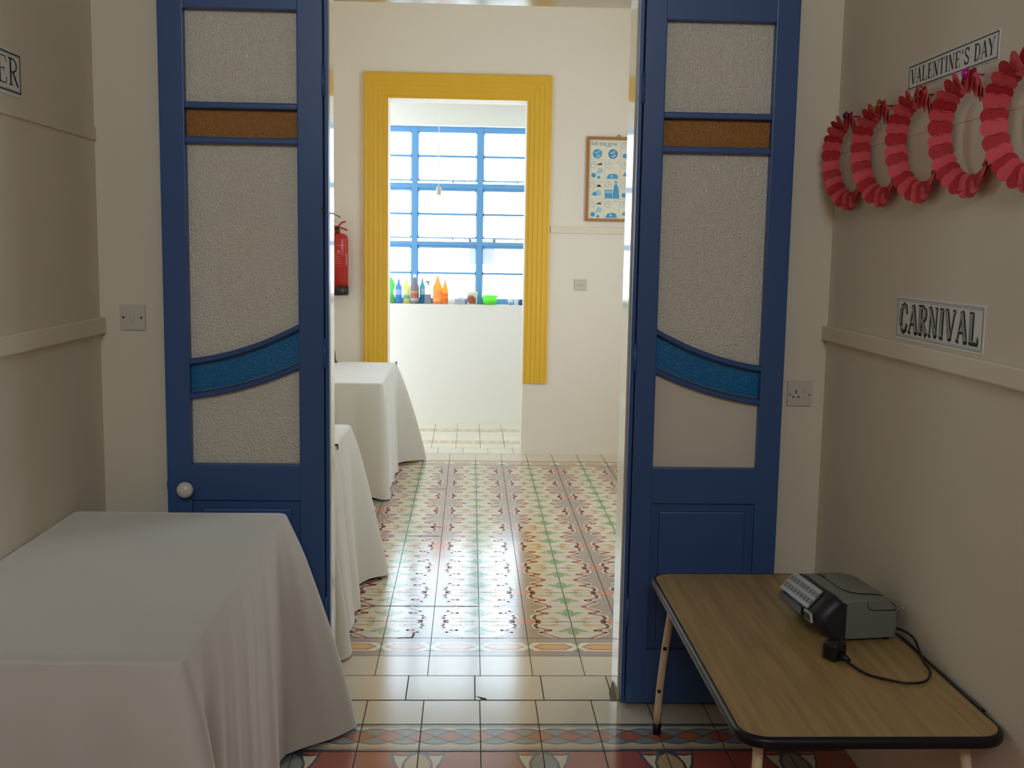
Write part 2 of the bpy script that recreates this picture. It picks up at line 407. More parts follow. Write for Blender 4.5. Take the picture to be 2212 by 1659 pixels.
def cell(xe, su, yo, sv):
    """one mirrored quarter: u from the stem line to the taupe line, v from flower row to zigzag point"""
    def P(pts): return [(xe + su * .2 * u, yo + sv * .2 * v) for u, v in pts]
    def band(wd, m, layer, shift=0.):
        for (u0, v0), (u1, v1) in zip(BND[:-1], BND[1:]):
            v0, v1 = max(v0, 0), min(v1, 1)
            d = Vector((u1 - u0, v1 - v0)).normalized(); n = Vector((d.y, -d.x)); e = d * wd * .3
            a0, a1 = Vector((u0, v0)) - (e if v0 > 0 else d * 0) + n * shift, Vector((u1, v1)) + (e if v1 < 1 else d * 0) + n * shift
            fpoly(P([a0 + n * wd / 2, a1 + n * wd / 2, a1 - n * wd / 2, a0 - n * wd / 2]), m, layer)
    fpoly(P([(.7, 0), (1, 0), (1, .14), (.7, .14)]), 'coral', 2)
    fpoly(P([(0, 0)] + [(u, max(v, 0)) for u, v in BND] + [(0, 1)]), 'cream', 3)
    band(.075, 'white', 4, .05); band(.075, 'red', 5)
    fpoly(P([(0, .30), (.12, .42), (.34, .62), (.2, .63), (.05, .5)]), 'green', 6)
    fpoly(P([(0, .44), (.07, .5), (.13, .62), (.12, .7), (.06, .77), (0, .84)]), 'green', 6)
    fpoly(P([(.03, 0), (.16, .025), (.26, .02), (.3, .085), (.34, .03), (.46, 0)]), 'green', 6)
    fpoly(P([(.25, .14), (.35, .12), (.41, .2), (.38, .29), (.29, .25)]), 'orange', 6)
    fpoly(P([(.39, .185), (.66, .2), (.66, .225), (.39, .24)]), 'orange', 6)
    fpoly(P([(.08, .12), (.12, .065), (.18, .08), (.2, .14), (.15, .2), (.1, .18)]), 'white', 6)
    fpoly(P([(.13, .12), (.16, .11), (.165, .15), (.135, .155)]), 'orange', 7)
    fpoly(P([(0, 0), (.014, 0), (.014, 1), (0, 1)]), 'green', 7)
for k in range(-6, 10):
    xe = FX + .4 * math.ceil(k / 2) if k % 2 else FX + .2 * k
    su = 1 if k % 2 == 0 else -1
    if min(xe, xe + su * .2) < MXL - .15 or max(xe, xe + su * .2) > MXR: continue
    for j in range(18):
        yo = FY + .2 * (2 * (j // 2) + 1)
        cell(xe, su, yo, -1 if j % 2 == 0 else 1)
for j in range(-1, 20): fline((MXL, FY + .2 * j), (MXR, FY + .2 * j), .0012 if j > 0 else .0024, 'grout', 8)
for k in range(-6, 10): fline((FX + .2 * k, YF), (FX + .2 * k, WY), .0026, 'grout', 9)
for x0, x1, j in ((-.35, -.15, 14), (-.35, -.15, 8), (-.3, -.15, 9), (-.75, .05, 2)): fline((x0, FY + .2 * j), (x1, FY + .2 * j), .006, 'dark', 10)
fpoly([(-.29, 4.325), (-.23, 4.385), (-.215, 4.392), (-.222, 4.33)], 'dirt', 10); fpoly([(-.285, 4.331), (-.235, 4.378), (-.224, 4.383), (-.23, 4.334)], 'blush', 11)
# ---- second threshold and end room
frect(PL, PR, WY, WY2, 'pale', 1); frect(-2.2, 2.2, WY2, EY, 'pale', 1)
for k in range(-4, 4): fline((.155 + .2 * k, WY), (.155 + .2 * k, WY2), .003, 'grout', 6)
fline((PL, WY), (PR, WY), .003, 'grout', 6); fline((PL, WY2), (PR, WY2), .003, 'grout', 6)
for k in range(-11, 12): fline((-.104 + .2 * k, WY2), (-.104 + .2 * k, EY), .003, 'grout', 6)
for y0 in (8.85, 9.445):
    frect(-2.2, 2.2, y0, y0 + .15, 'tan', 2)
    for k in range(-11, 11):
        x = -.104 + .2 * k
        frect(x + .035, x + .165, y0 + .02, y0 + .13, 'cream', 3); frect(x + .045, x + .155, y0 + .035, y0 + .115, 'tan', 4)
        for dx in (.06, .14): fpoly([(x + dx + .014 * math.cos(a * PI / 4), y0 + .075 + .03 * math.sin(a * PI / 4)) for a in range(8)], 'white', 5)
for y in (9.05, 9.25): fline((-2.2, y + .2), (2.2, y + .2), .002, 'grout', 6)
floor = struct('floor', fl, FM)

# ------------------------------------------------------------------ the two door leaves, folded back against the wall
def door_leaf(name, x0, sg, W, g0, g1, knob, label):
    root = empty(name, (x0, 3.676, .012), label, 'door', 'blue glazed double door', 'structure')
    yf, ybk = 3.655, 3.698
    def bx(mb, a0, a1, z0, z1, y0=yf, y1=ybk, bev=.003):
        xa, xb = x0 + sg * a0, x0 + sg * a1
        mb.box(min(xa, xb), max(xa, xb), y0, y1, z0, z1, 0, bev)
    zt = 2.462
    f = MB()
    bx(f, .017, g0, .012, zt, bev=.004); bx(f, g1, W, .012, zt, bev=.004)
    bx(f, g0 - .002, g1 + .002, 2.372, zt, yf + .0005); bx(f, g0 - .002, g1 + .002, .74, .865, yf + .0005); bx(f, g0 - .002, g1 + .002, .012, .209, yf + .0005)
    build('frame', f, M['blue'], root)
    h = MB(); bx(h, 0., .0135, .012, zt, yf + .004, ybk + .004, .003)
    for z in (.35, 1.25, 2.15): h.lathe([(.006, -.05), (.006, .05)], (x0 + sg * .015, yf + .001, z), 10)
    build('hinge_strip', h, M['blue'], root)
    p = MB(); bx(p, g0 - .003, g1 + .003, .205, .744, yf + .016, ybk - .006, .001); bx(p, g0 + .03, g1 - .03, .24, .71, yf + .008, yf + .02, .007)
    build('lower_panel', p, M['blue'], root)
    # bars
    for z in (2.0655, 1.9525):
        b = MB(); bx(b, g0 - .001, g1 + .001, z - .0105, z + .0105, yf + .002, ybk - .004, .005); build('glazing_bar', b, M['blue'], root)
    N = 20
    zu = lambda t: 1.339 - .2 * t + .077 * t * t
    zl = lambda t: 1.205 - .17 * t + .064 * t * t
    for fn in (zu, zl):
        b = MB(); vs = []; fs = []
        sec = [(-.010, ybk - .004), (-.010, yf + .008), (-.005, yf + .002), (.005, yf + .002), (.010, yf + .008), (.010, ybk - .004)]
        for i in range(N + 1):
            t = i / N; a = g0 + (g1 - g0) * t
            for dz, y in sec: vs.append((x0 + sg * a, y, fn(t) + dz))
        for i in range(N):
            for k in range(6): fs.append((i * 6 + k, i * 6 + (k + 1) % 6, (i + 1) * 6 + (k + 1) % 6, (i + 1) * 6 + k))
        b.add(vs, fs, 0, False); build('glazing_bar', b, M['blue'], root)
    # panes
    yg = 3.686
    def pane(lo, hi, m, lab=None):
        pts = [(x0 + sg * (g0 - .004 + (g1 - g0 + .008) * i / N), lo(i / N) - .003) for i in range(N + 1)] + [(x0 + sg * (g0 - .004 + (g1 - g0 + .008) * i / N), hi(i / N) + .003) for i in range(N, -1, -1)]
        o = build('pane', MB().prism(pts, 'y', yg, yg + .004), m, root)
        if lab: o['label'] = lab
    k = lambda z: (lambda t: z)
    pane(k(2.076), k(2.372), M['frost'], 'clear frosted pane'); pane(k(1.963), k(2.055), M['amber'], 'amber glass pane')
    pane(lambda t: zu(t) + .01, k(1.942), M['frost'], 'tall clear frosted pane')
    pane(lambda t: zl(t) + .01, lambda t: zu(t) - .01, M['bluegl'], 'curved blue glass pane')
    pane(k(.865), lambda t: zl(t) - .01, M['frost'] if knob else M['plain'], 'rippled frosted pane' if knob else 'smooth frosted pane')
    # putty lines round the coloured panes
    q = MB()
    q.tube([(x0 + sg * (g0 + .006 + (g1 - g0 - .012) * i / N), yg - .001, zl(i / N) + .013) for i in range(N + 1)], .0016, 5)
    q.tube([(x0 + sg * (g0 + .006 + (g1 - g0 - .012) * i / N), yg - .001, zu(i / N) - .013) for i in range(N + 1)], .0014, 5)
    for z in (1.966, 2.052): q.tube([(x0 + sg * (g0 + .006), yg - .001, z), (x0 + sg * (g1 - .006), yg - .001, z)], .0014, 5)
    build('putty', q, M['putty'], root)
    if knob:
        kx = x0 + sg * (W - .07)
        kb = MB().lathe([(.014, .0), (.014, -.004), (.009, -.006), (.009, -.016), (.016, -.02), (.025, -.028), (.028, -.038), (.026, -.048), (.018, -.056), (.008, -.0595), (.001, -.06)], (kx, yf, .784), 24, axis='y')
        build('knob', kb, M['porcelain'], root)['label'] = 'round white porcelain knob'
        lt = MB().box(x0 + sg * W - .004, x0 + sg * W + .004, yf + .012, yf + .03, .775, .80); build('latch', lt, M['bronze'], root)
    return root
door_leaf('door_1', -.476, -1, .552, .102, .469, True, 'blue glazed door leaf with white porcelain knob, folded back behind the cloth-covered table')
door_leaf('door_2', .552, 1, .532, .088, .452, False, 'blue glazed door leaf without knob, folded back behind the wood-topped table')

# ------------------------------------------------------------------ end-room window
WYD = 9.97
wr = empty('window_1', (.05, WYD, QZ0), 'blue steel hopper window above the sill of bottles', 'window', None, 'structure')
MU = [-1.10, -.515, .077, .662, 1.25]
f = MB()
f.box(QX0, QX1, WYD - .02, WYD + .02, 2.655, QZ1, 0, .003); f.box(QX0, QX1, WYD - .02, WYD + .02, QZ0, 1.152, 0, .003)
for x in MU:
    build('mullion', MB().box(x - .027, x + .027, WYD - .024, WYD + .022, QZ0, QZ1, 0, .006), M['blue_win'], wr)
build('frame', f, M['blue_win'], wr)
for z0, z1 in ((2.136, 2.196), (1.621, 1.672)):
    t = MB(); t.box(QX0, QX1, WYD - .02, WYD + .02, z0 + .018, z1, 0, .003); t.box(QX0, QX1, WYD - .010, WYD + .02, z0, z0 + .022, 0, .002)
    build('transom', t, M['blue_win'], wr)
for bi in range(4):
    xa, xb = MU[bi] + .022, MU[bi + 1] - .022
    for (z0, z1, gap) in ((2.216, 2.66, 1), (1.70, 2.14, 1), (1.145, 1.625, 0)):
        s = MB(); th = .011; y0, y1 = WYD - .012, WYD + .012
        zm = (z0 + z1) / 2
        s.box(xa, xa + th, y0, y1, z0, z1); s.box(xb - th, xb, y0, y1, z0, z1); s.box(xa, xb, y0, y1, z0, z0 + th); s.box(xa, xb, y0, y1, z1 - th, z1); s.box(xa, xb, y0, y1, zm - .009, zm + .009)
        # small welded fillets in the pane corners
        for (cx, cz) in [(x, z) for x in (xa + th, xb - th) for z in (z0 + th, zm - .006, zm + .006, z1 - th)]:
            dx = .016 if cx < (xa + xb) / 2 else -.016
            dz = .016 if cz in (z0 + th, zm + .006) else -.016
            s.prism([(cx, cz), (cx + dx, cz), (cx + dx * .3, cz + dz * .3), (cx, cz + dz)], 'y', y0 + .004, y1 - .004)
        sash = build('sash', s, M['blue_win'], wr)
        for a, b in ((z0 + th, zm - .006), (zm + .006, z1 - th)):
            build('pane', MB().box(xa + th, xb - th, WYD - .002, WYD + .001, a, b), M['winglass'], sash)
        if gap:
            st = MB(); xs = (xa + xb) / 2 + .05
            st.box(xs - .006, xs + .006, y0 - .012, y0, z0 - .018, z0 + .006); st.tube([(xs + .09, y0 - .01, z0 - .012), (xs + .14, y0 - .012, z0 + .008)], .004, 6)
            build('stay', st, M['steel'], sash)
pp = MB().box(-.012, .218, WYD + .030, WYD + .0312, 1.47, 1.692)
tag(build('paper_notice', pp, mat_thin('notice_paper', (214, 214, 220), .5), None, (.1, WYD + .03, 1.47)), 'white paper sheet stuck outside the blue window beside a mullion', 'paper')
for xa, xb in ((-.02, 0.), (.2, .226)): build('tape', MB().box(xa, xb, WYD + .028, WYD + .03, 1.66, 1.70), M['steel'], bpy.data.objects['paper_notice'])

# ------------------------------------------------------------------ tablecloths
def tablecloth(name, x0, x1, y0, y1, zt, flares, seed, label, wall='left', amp=.014, spread=.022, group='white tablecloths'):
    r = random.Random(seed); rc = .02
    # perimeter, counter-clockwise from (x0,y0)
    pts = []
    def arc(cx, cy, a0, n=7):
        for i in range(n + 1):
            a = a0 + PI / 2 * i / n; pts.append((cx + rc * math.cos(a), cy + rc * math.sin(a), math.cos(a), math.sin(a)))
    def edge(xa, ya, xb, yb, nx, ny):
        L = math.hypot(xb - xa, yb - ya); n = max(4, int(L / .012))
        for i in range(1, n): pts.append((xa + (xb - xa) * i / n, ya + (yb - ya) * i / n, nx, ny))
    arc(x0 + rc, y0 + rc, PI); edge(x0 + rc, y0, x1 - rc, y0, 0, -1); arc(x1 - rc, y0 + rc, -PI / 2); edge(x1, y0 + rc, x1, y1 - rc, 1, 0)
    arc(x1 - rc, y1 - rc, 0); edge(x1 - rc, y1, x0 + rc, y1, 0, 1); arc(x0 + rc, y1 - rc, PI / 2); edge(x0, y1 - rc, x0, y0 + rc, -1, 0)
    N = len(pts); S = [0.]
    for i in range(1, N): S.append(S[-1] + math.hypot(pts[i][0] - pts[i - 1][0], pts[i][1] - pts[i - 1][1]))
    per = S[-1] + math.hypot(pts[0][0] - pts[-1][0], pts[0][1] - pts[-1][1])
    waves = [(r.uniform(14, 46), r.uniform(0, 6.28), r.uniform(.5, 1)) for _ in range(6)]
    def fold(s): 
        v = sum(a * math.sin(k * s + p) for k, p, a in waves) / 3.
        return v * abs(v) * .9 + .35 * v
    cxy = ((x0 + x1) / 2, (y0 + y1) / 2)
    mb = MB(); rings = []
    wr_ = [(r.uniform(3, 14), r.uniform(3, 14), r.uniform(0, 6.28)) for _ in range(5)]
    for f in (.02, .2, .4, .6, .75, .86, .94, .975, .99):
        ring = []
        for (x, y, nx, ny) in pts:
            X, Y = cxy[0] + (x - cxy[0]) * f, cxy[1] + (y - cxy[1]) * f
            z = zt + sum(math.sin(a * X + b * Y + p) for a, b, p in wr_) * .0005 - (.0015 if f > .98 else 0)
            ring.append((X, Y, z))
        rings.append(ring)
    ts = [.004, .012, .03, .07, .13, .2, .28, .36, .44, .52, .6, .68, .76, .83, .89, .94, .975, 1.]
    for t in ts:
        ring = []
        for i, (x, y, nx, ny) in enumerate(pts):
            s = S[i]; out = .003 + .012 * min(1, t * 6) + spread * t; dx = dy = 0.; lift = 0.
            out += fold(s) * amp * t ** .8 + .006 * math.sin(90 * s) * t * (1 - t) * .5
            for (fx, fy, gx, gy, g, wd) in flares:
                d = math.hypot(x - fx, y - fy)
                e = math.exp(-(d / wd) ** 2)
                k = math.sin(min(1, t) * PI / 2) * .35 + .65 * t
                dx += gx * g * e * k; dy += gy * g * e * k
                out -= .05 * math.exp(-((d - 2.1 * wd) / (wd * .8)) ** 2) * t
                lift += .012 * math.exp(-((d - 1.1 * wd) / (wd * .5)) ** 2) * max(0, (t - .8) / .2)
            out = max(out, .002)
            X, Y = x + nx * out + dx, y + ny * out + dy
            if wall == 'left': X = max(X, x0 - .002)
            z = zt * (1 - t) + (.004 + lift + .003 * (1 + math.sin(23 * s))) * t - (.002 if t < .01 else 0)
            ring.append((X, Y, z))
        rings.append(ring)
    vs = [p for rg in rings for p in rg]; fs = []
    for j in range(len(rings) - 1):
        for i in range(N): fs.append((j * N + i, j * N + (i + 1) % N, (j + 1) * N + (i + 1) % N, (j + 1) * N + i))
    mb.add(vs, fs, 0, True); mb.add(rings[0], [tuple(range(N))], 0, True)
    o = build(name, mb, M['cloth'], None, (cxy[0], cxy[1], 0))
    return tag(o, label, 'tablecloth', group)
tablecloth('tablecloth', XL + .004, -.585, 2.15, 3.405, .762, [(-.585, 3.405, .86, .42, .215, .10), (-.585, 2.15, .8, -.5, .17, .08)], 3,
           'creamy white cloth covering the table below the light switch, hem flared onto the floor', amp=.03)
tablecloth('tablecloth', MXL + .004, -.576, 4.12, 5.205, .752, [(-.576, 5.205, .95, -.12, .105, .11), (-.576, 4.12, .9, .1, .03, .08)], 8,
           'white cloth on the middle table, just inside the double doorway', amp=.014, spread=.075)
tablecloth('tablecloth', MXL + .004, -.556, 6.83, 8.11, .752, [(-.556, 8.11, .97, .15, .21, .11), (-.556, 6.83, .7, -.6, .04, .07)], 21,
           'white cloth on the farthest table, beneath the fire extinguisher', amp=.012)

def clip(x, y, z, label):
    mb = MB(); mb.box(x - .004, x + .008, y - .008, y + .008, z - .003, z + .006, 0, .002); mb.box(x + .005, x + .010, y - .006, y + .006, z - .018, z + .005, 0, .0015)
    tag(build('tablecloth_clip', mb, M['black'], None, (x, y, z)), label, 'clip', 'tablecloth clips')
clip(-.553, 8.07, .756, 'small dark clip on the far corner of the farthest tablecloth')
clip(-.574, 4.62, .757, 'small dark clip at the edge of the middle tablecloth')
bl = MB().lathe([(.022, 0), (.022, .006), (.012, .012), (.008, .03), (.006, .06), (.004, .085), (.003, .09)], (-1.003, 8.02, .756), 16)
tag(build('brass_candlestick', bl, M['bronze'], None, (-1.003, 8.02, .756)), 'small dark brass taper stand on the farthest white table', 'ornament')

# ------------------------------------------------------------------ wood-topped table
TX0, TX1, TY0, TY1, TZ = .612, 1.240, 2.262, 3.512, .536
def rrect(x0, x1, y0, y1, r, n=8):
    out = []
    for cx, cy, a0 in ((x1 - r, y1 - r, 0), (x0 + r, y1 - r, PI / 2), (x0 + r, y0 + r, PI), (x1 - r, y0 + r, 3 * PI / 2)):
        for i in range(n + 1): out.append((cx + r * math.cos(a0 + PI / 2 * i / n), cy + r * math.sin(a0 + PI / 2 * i / n)))
    return out
tb = empty('classroom_table', ((TX0 + TX1) / 2, (TY0 + TY1) / 2, 0), 'low wood-topped table with black edge and cream legs, by the wall of paper garlands', 'table')
top = MB().prism(rrect(TX0 + .012, TX1 - .012, TY0 + .012, TY1 - .012, .065), 'z', TZ - .024, TZ)
build('tabletop', top, M['wood'], tb)
band = MB(); o1 = rrect(TX0, TX1, TY0, TY1, .075); vs = []; fs = []
sec = [(.0125, .0008), (.010, .0012), (.004, -.001), (0, -.007), (0, -.019), (.004, -.025), (.014, -.027)]
for d, dz in sec:
    for p in rrect(TX0 + d, TX1 - d, TY0 + d, TY1 - d, .075 - d): vs.append((p[0], p[1], TZ + dz))
n = len(o1)
for j in range(len(sec) - 1):
    for i in range(n): fs.append((j * n + i, j * n + (i + 1) % n, (j + 1) * n + (i + 1) % n, (j + 1) * n + i))
band.add(vs, fs, 0, True); build('edge_band', band, M['rubber'], tb)['label'] = 'black rubber edge band'
for ya in (TY0 + .10, TY1 - .125): build('crossbar', MB().box(TX0 + .07, TX1 - .07, ya, ya + .025, TZ - .055, TZ - .024, 0, .003), M['creampaint'], tb)
for (bx_, by_, tx_, ty_) in ((.645, 3.437, .69, 3.41), (.668, 2.33, .69, 2.372), (1.205, 3.437, 1.165, 3.41), (1.208, 2.33, 1.165, 2.372)):
    path = []
    for i in range(9):
        t = i / 8; path.append((bx_ + (tx_ - bx_) * t ** 1.6 * .8, by_ + (ty_ - by_) * t ** 1.6, .03 + (TZ - .06 - .03) * t))
    path.append((tx_ + (tx_ - bx_) * .1, ty_ + .004, TZ - .03))
    leg = build('leg', MB().tube(path, .0125, 14), M['creampaint'], tb)
    d = Vector(path[1]) - Vector(path[0]); d.normalize(); p0 = Vector(path[0])
    build('foot', MB().tube([p0 - d * .030, p0 + d * .008], .0145, 14), M['rubber'], leg)['label'] = 'black rubber foot'
    if bx_ < .7 and by_ > 3:
        for t in (.28, .62):
            pp_ = Vector((bx_ + (tx_ - bx_) * t ** 1.6 * .8 - .003, by_ + (ty_ - by_) * t ** 1.6 - .0105, .03 + (TZ - .09) * t))
            build('paint_chip', MB().box(pp_.x - .007, pp_.x + .005, pp_.y - .0025, pp_.y + .001, pp_.z - .007, pp_.z + .006, 0, .002), M['ink'], leg)

# ------------------------------------------------------------------ radio on the table
def radio():
    root = empty('radio', (1.098, 2.987, TZ), 'grey and black portable compact disc radio on the wood-topped table', 'radio')
    L = .255; H = .128; D = .20
    ang = math.radians(7)
    R = Matrix.Translation((1.098, 2.987, TZ + .0012)) @ Matrix.Rotation(ang, 4, 'Z')
    def X(p): return R @ Vector(p)
    # local: x depth (front = -), y length (far = +), z up
    prof = [(-.07, .012), (-.086, .02), (-.092, .05), (-.092, .09), (-.084, .126), (-.03, .129), (.03, .127), (.07, .118), (.092, .098), (.098, .06), (.096, .02), (.085, .012)]
    def loft(prof, ys, mb, mi=0, smooth=True):
        vs = []; n = len(prof)
        for (y, sx, sz) in ys:
            for x, z in prof: vs.append(X((x * sx, y, .012 + (z - .012) * sz)))
        fs = [(j * n + i, j * n + (i + 1) % n, (j + 1) * n + (i + 1) % n, (j + 1) * n + i) for j in range(len(ys) - 1) for i in range(n)]
        mb.add(vs, fs, mi, smooth)
        mb.add(vs[:n], [tuple(reversed(range(n)))], mi); mb.add(vs[-n:], [tuple(range(n))], mi)
    h = L / 2
    ys = [(-h, .93, .90), (-h + .004, .975, .955), (-h + .014, 1, .99), (-h + .06, 1, 1), (h - .06, 1, 1), (h - .014, 1, .99), (h - .004, .975, .955), (h, .93, .90)]
    mb = MB(); loft(prof, ys, mb); o = build('body', mb, M['sil'], root)
    fr = [(-.078, .008), (-.098, .012), (-.130, .034), (-.150, .062), (-.149, .082), (-.104, .129), (-.092, .132), (-.076, .127), (-.076, .012)]
    ysf = [(-h - .003, .80, .86), (-h + .006, .92, .95), (-h + .03, 1, 1), (0, 1.06, 1.0), (h - .03, 1, 1), (h - .006, .92, .95), (h + .003, .80, .86)]
    mb = MB(); loft(fr, ysf, mb); build('front_panel', mb, M['dkgrey'], root)['label'] = 'charcoal curved front panel'
    # slanted button strip and display window
    def slab(x0, z0, x1, z1, y0, y1, up, m, nm, lab=None):
        n = Vector((-(z1 - z0), 0, x1 - x0)).normalized() * up
        if n.x > 0: n = -n
        P = [(x0, y0, z0), (x1, y0, z1), (x1, y1, z1), (x0, y1, z0)]
        mb = MB(); a = [X(p) for p in P]; b = [X(Vector(p) + n) for p in P]
        mb.add(a + b, [(0, 1, 2, 3), (4, 5, 6, 7), (0, 1, 5, 4), (1, 2, 6, 5), (2, 3, 7, 6), (3, 0, 4, 7)])
        q = build(nm, mb, m, root)
        if lab: q['label'] = lab
        return q
    bs = slab(-.1500, .0855, -.106, .1325, -h + .052, h - .014, .004, M['sil2'], 'button_strip', 'silver strip of buttons')
    for i in range(9):
        for j in range(2):
            t0 = .18 + .4 * j; y = -h + .055 + i * .021
            x0, z0 = -.1500 + .044 * t0, .0855 + .047 * t0
            q = slab(x0 - .0028, z0 + .0026, x0 + .0072, z0 + .0135, y, y + .015, .0025, M['sil'], 'button'); q.parent = bs
    slab(-.1575, .0585, -.1565, .083, -h + .075, h - .03, .003, M['display'], 'display', 'dark glass display')
    slab(-.1475, .056, -.1515, .082, -h + .020, -h + .064, .006, M['sticker'], 'sticker', 'silver printed sticker')
    slab(-.1535, .061, -.1565, .077, -h + .026, -h + .056, .0035, M['ink_frame'], 'sticker_print')
    # disc lid with its groove, tape/handle recess, seams
    ld = MB(); pts = []
    for i in range(41):
        a = 2 * PI * i / 40; rx_, ry_ = .062, .098
        c, s = math.cos(a), math.sin(a); e = .6
        pts.append((.022 + rx_ * math.copysign(abs(c) ** e, c), .005 + ry_ * math.copysign(abs(s) ** e, s)))
    def topz(x):
        for (xa, za), (xb, zb) in zip(prof[4:9], prof[5:10]):
            if xa <= x <= xb: return za + (zb - za) * (x - xa) / (xb - xa)
        return .128
    vs = [X((x, y, topz(x) + .0022)) for x, y in pts[:-1]] + [X((.022 + (x - .022) * .86, .005 + (y - .005) * .9, topz(.022 + (x - .022) * .86) + .0055)) for x, y in pts[:-1]] + [X((.022, .005, .1335))]
    n = 40; fs = [(i, (i + 1) % n, n + (i + 1) % n, n + i) for i in range(n)] + [(n + i, n + (i + 1) % n, 2 * n) for i in range(n)]
    ld.add(vs, fs, 0, True); build('disc_lid', ld, M['sil'], root)
    gr = MB(); gr.tube([X((x * 1.0, y, topz(x) + .0012)) for x, y in pts[:-1]], .0016, 6, closed=True)
    gr.tube([X((-.04, h - .03, .1285)), X((-.036, h - .07, .1285))], .0028, 6)
    gr.tube([X((.0, -h + .001, .118)), X((.006, -h - .0008, .096)), X((.02, -h - .0008, .0915)), X((.088, -h - .0008, .0905))], .0013, 6)
    build('seam', gr, M['black'], root)
    for sx in (-.07, .075):
        for sy in (-.1, .1): build('foot', MB().lathe([(.01, -.0), (.012, .014)], X((sx, sy, 0)), 12), M['rubber'], root)
    an = MB().tube([X((.088, .11, .1)), X((.097, -h + .006, .099)), X((.101, -h - .012, .099))], .003, 8); an.ball(X((.102, -h - .014, .099)), .0048)
    build('antenna', an, M['steel'], root)
radio()
# power lead
def smooth(pts, k=6):
    out = []; P = [Vector(p) for p in pts]
    for i in range(len(P) - 1):
        p0, p1, p2, p3 = P[max(i - 1, 0)], P[i], P[i + 1], P[min(i + 2, len(P) - 1)]
        for j in range(k):
            t = j / k
            out.append(.5 * ((2 * p1) + (-p0 + p2) * t + (2 * p0 - 5 * p1 + 4 * p2 - p3) * t * t + (-p0 + 3 * p1 - 3 * p2 + p3) * t ** 3))
    out.append(P[-1]); return out
lead = empty('power_lead', (1.0, 2.74, TZ), 'black power lead with a thick plug, looped beside the radio', 'cable')
cz = TZ + .0052
cb = MB().tube(smooth([(1.003, 2.704, TZ + .014), (1.010, 2.68, TZ + .008), (1.034, 2.62, cz), (1.075, 2.585, cz), (1.115, 2.565, cz), (1.165, 2.578, cz), (1.205, 2.64, cz), (1.212, 2.70, cz + .004), (1.222, 2.755, TZ + .02), (1.226, 2.80, TZ + .035), (1.222, 2.85, TZ + .036), (1.212, 2.90, TZ + .03), (1.196, 2.93, TZ + .03)]), .0034, 8)
build('wire', cb, M['black'], lead)
c2 = MB().tube(smooth([(1.19, 2.905, TZ + .03), (1.208, 2.872, TZ + .02), (1.224, 2.83, TZ + .012), (1.228, 2.75, TZ + .006), (1.229, 2.66, cz), (1.231, 2.55, cz), (1.232, 2.40, cz)]), .003, 8)
build('wire', c2, M['black'], lead)
pg = MB(); xf = Matrix.Translation((.984, 2.738, TZ + .026)) @ Matrix.Rotation(math.radians(-58), 4, 'Z')
bm = bmesh.new(); bmesh.ops.create_cube(bm, size=1); bmesh.ops.scale(bm, vec=(.048, .05, .05), verts=bm.verts); bmesh.ops.bevel(bm, geom=bm.edges[:], offset=.011, segments=3, profile=.6, affect='EDGES'); pg.bm(bm, 0, True, xf)
pg.tube([xf @ Vector((.02, 0, -.006)), xf @ Vector((.05, 0, -.014))], [.013, .006], 10)
build('plug', pg, M['black'], lead)
cn = MB().tube([(1.183, 2.935, TZ + .034), (1.2, 2.925, TZ + .03)], .008, 10); build('connector', cn, M['black'], lead)

# ------------------------------------------------------------------ switches, socket
def plate(name, x0, x1, z0, z1, y, label, cat, kind):
    r = empty(name, ((x0 + x1) / 2, y, (z0 + z1) / 2), label, cat)
    build('plate', MB().box(x0, x1, y - .010, y, z0, z1, 0, .003), M['switch'], r)
    xc, zc = (x0 + x1) / 2, (z0 + z1) / 2
    if kind == 'switch':
        build('rocker', MB().box(xc - .007, xc + .007, y - .014, y - .009, zc - .012, zc + .012, 0, .002), M['switch'], r)
        for s in (-.03, .03): build('screw', MB().lathe([(.004, 0), (.004, -.0012)], (xc + s, y - .0095, zc), 12, axis='y'), M['bronze'], r)
    if kind == 'socket':
        hl = MB(); hl.box(xc - .015, xc - .011, y - .0112, y - .0095, zc + .001, zc + .011); hl.box(xc - .026, xc - .019, y - .0112, y - .0095, zc - .014, zc - .010); hl.box(xc - .007, xc, y - .0112, y - .0095, zc - .014, zc - .010)
        build('pin_hole', hl, M['ink'], r)
        build('rocker', MB().box(xc + .012, xc + .023, y - .014, y - .009, zc + .004, zc + .022, 0, .002), M['switch'], r)
        for s in (-.034, .034): build('screw', MB().lathe([(.003, 0), (.003, -.0012)], (xc + s, y - .0095, zc - .004), 12, axis='y'), M['bronze'], r)
    if kind == 'spur':
        build('slot', MB().box(xc - .022, xc + .025, y - .0112, y - .0095, zc - .004, zc - .001).box(xc - .026, xc - .02, y - .0112, y - .0095, zc - .004, zc + .004), M['ink_grey'], r)
        build('cover', MB().box(x0 + .004, x1 - .004, y - .013, y - .009, z0 + .004, z0 + .018, 0, .002), M['switch'], r)
plate('light_switch', -1.186, -1.102, 1.318, 1.404, YN, 'square white light switch between the chair rail and the blue door leaf', 'light switch', 'switch')
plate('plug_socket', 1.113, 1.199, 1.083, 1.171, YN, 'square white plug socket beside the blue door leaf', 'socket', 'socket')
plate('switch_plate', .810, .906, 1.303, 1.390, WY, 'square white switch plate under the framed time chart', 'switch plate', 'spur')

# ------------------------------------------------------------------ hook wire at the door edge
hw = MB().tube(smooth([(-.497, 3.650, 1.738), (-.49, 3.652, 1.722), (-.47, 3.72, 1.722), (-.466, 3.77, 1.718), (-.462, 3.80, 1.716), (-.458, 3.825, 1.712)]), .0022, 6)
tag(build('hook_wire', hw, M['bronze'], None, (-.49, 3.65, 1.72)), 'thin wire hook on the hinge edge of the knobbed door leaf', 'wire hook')

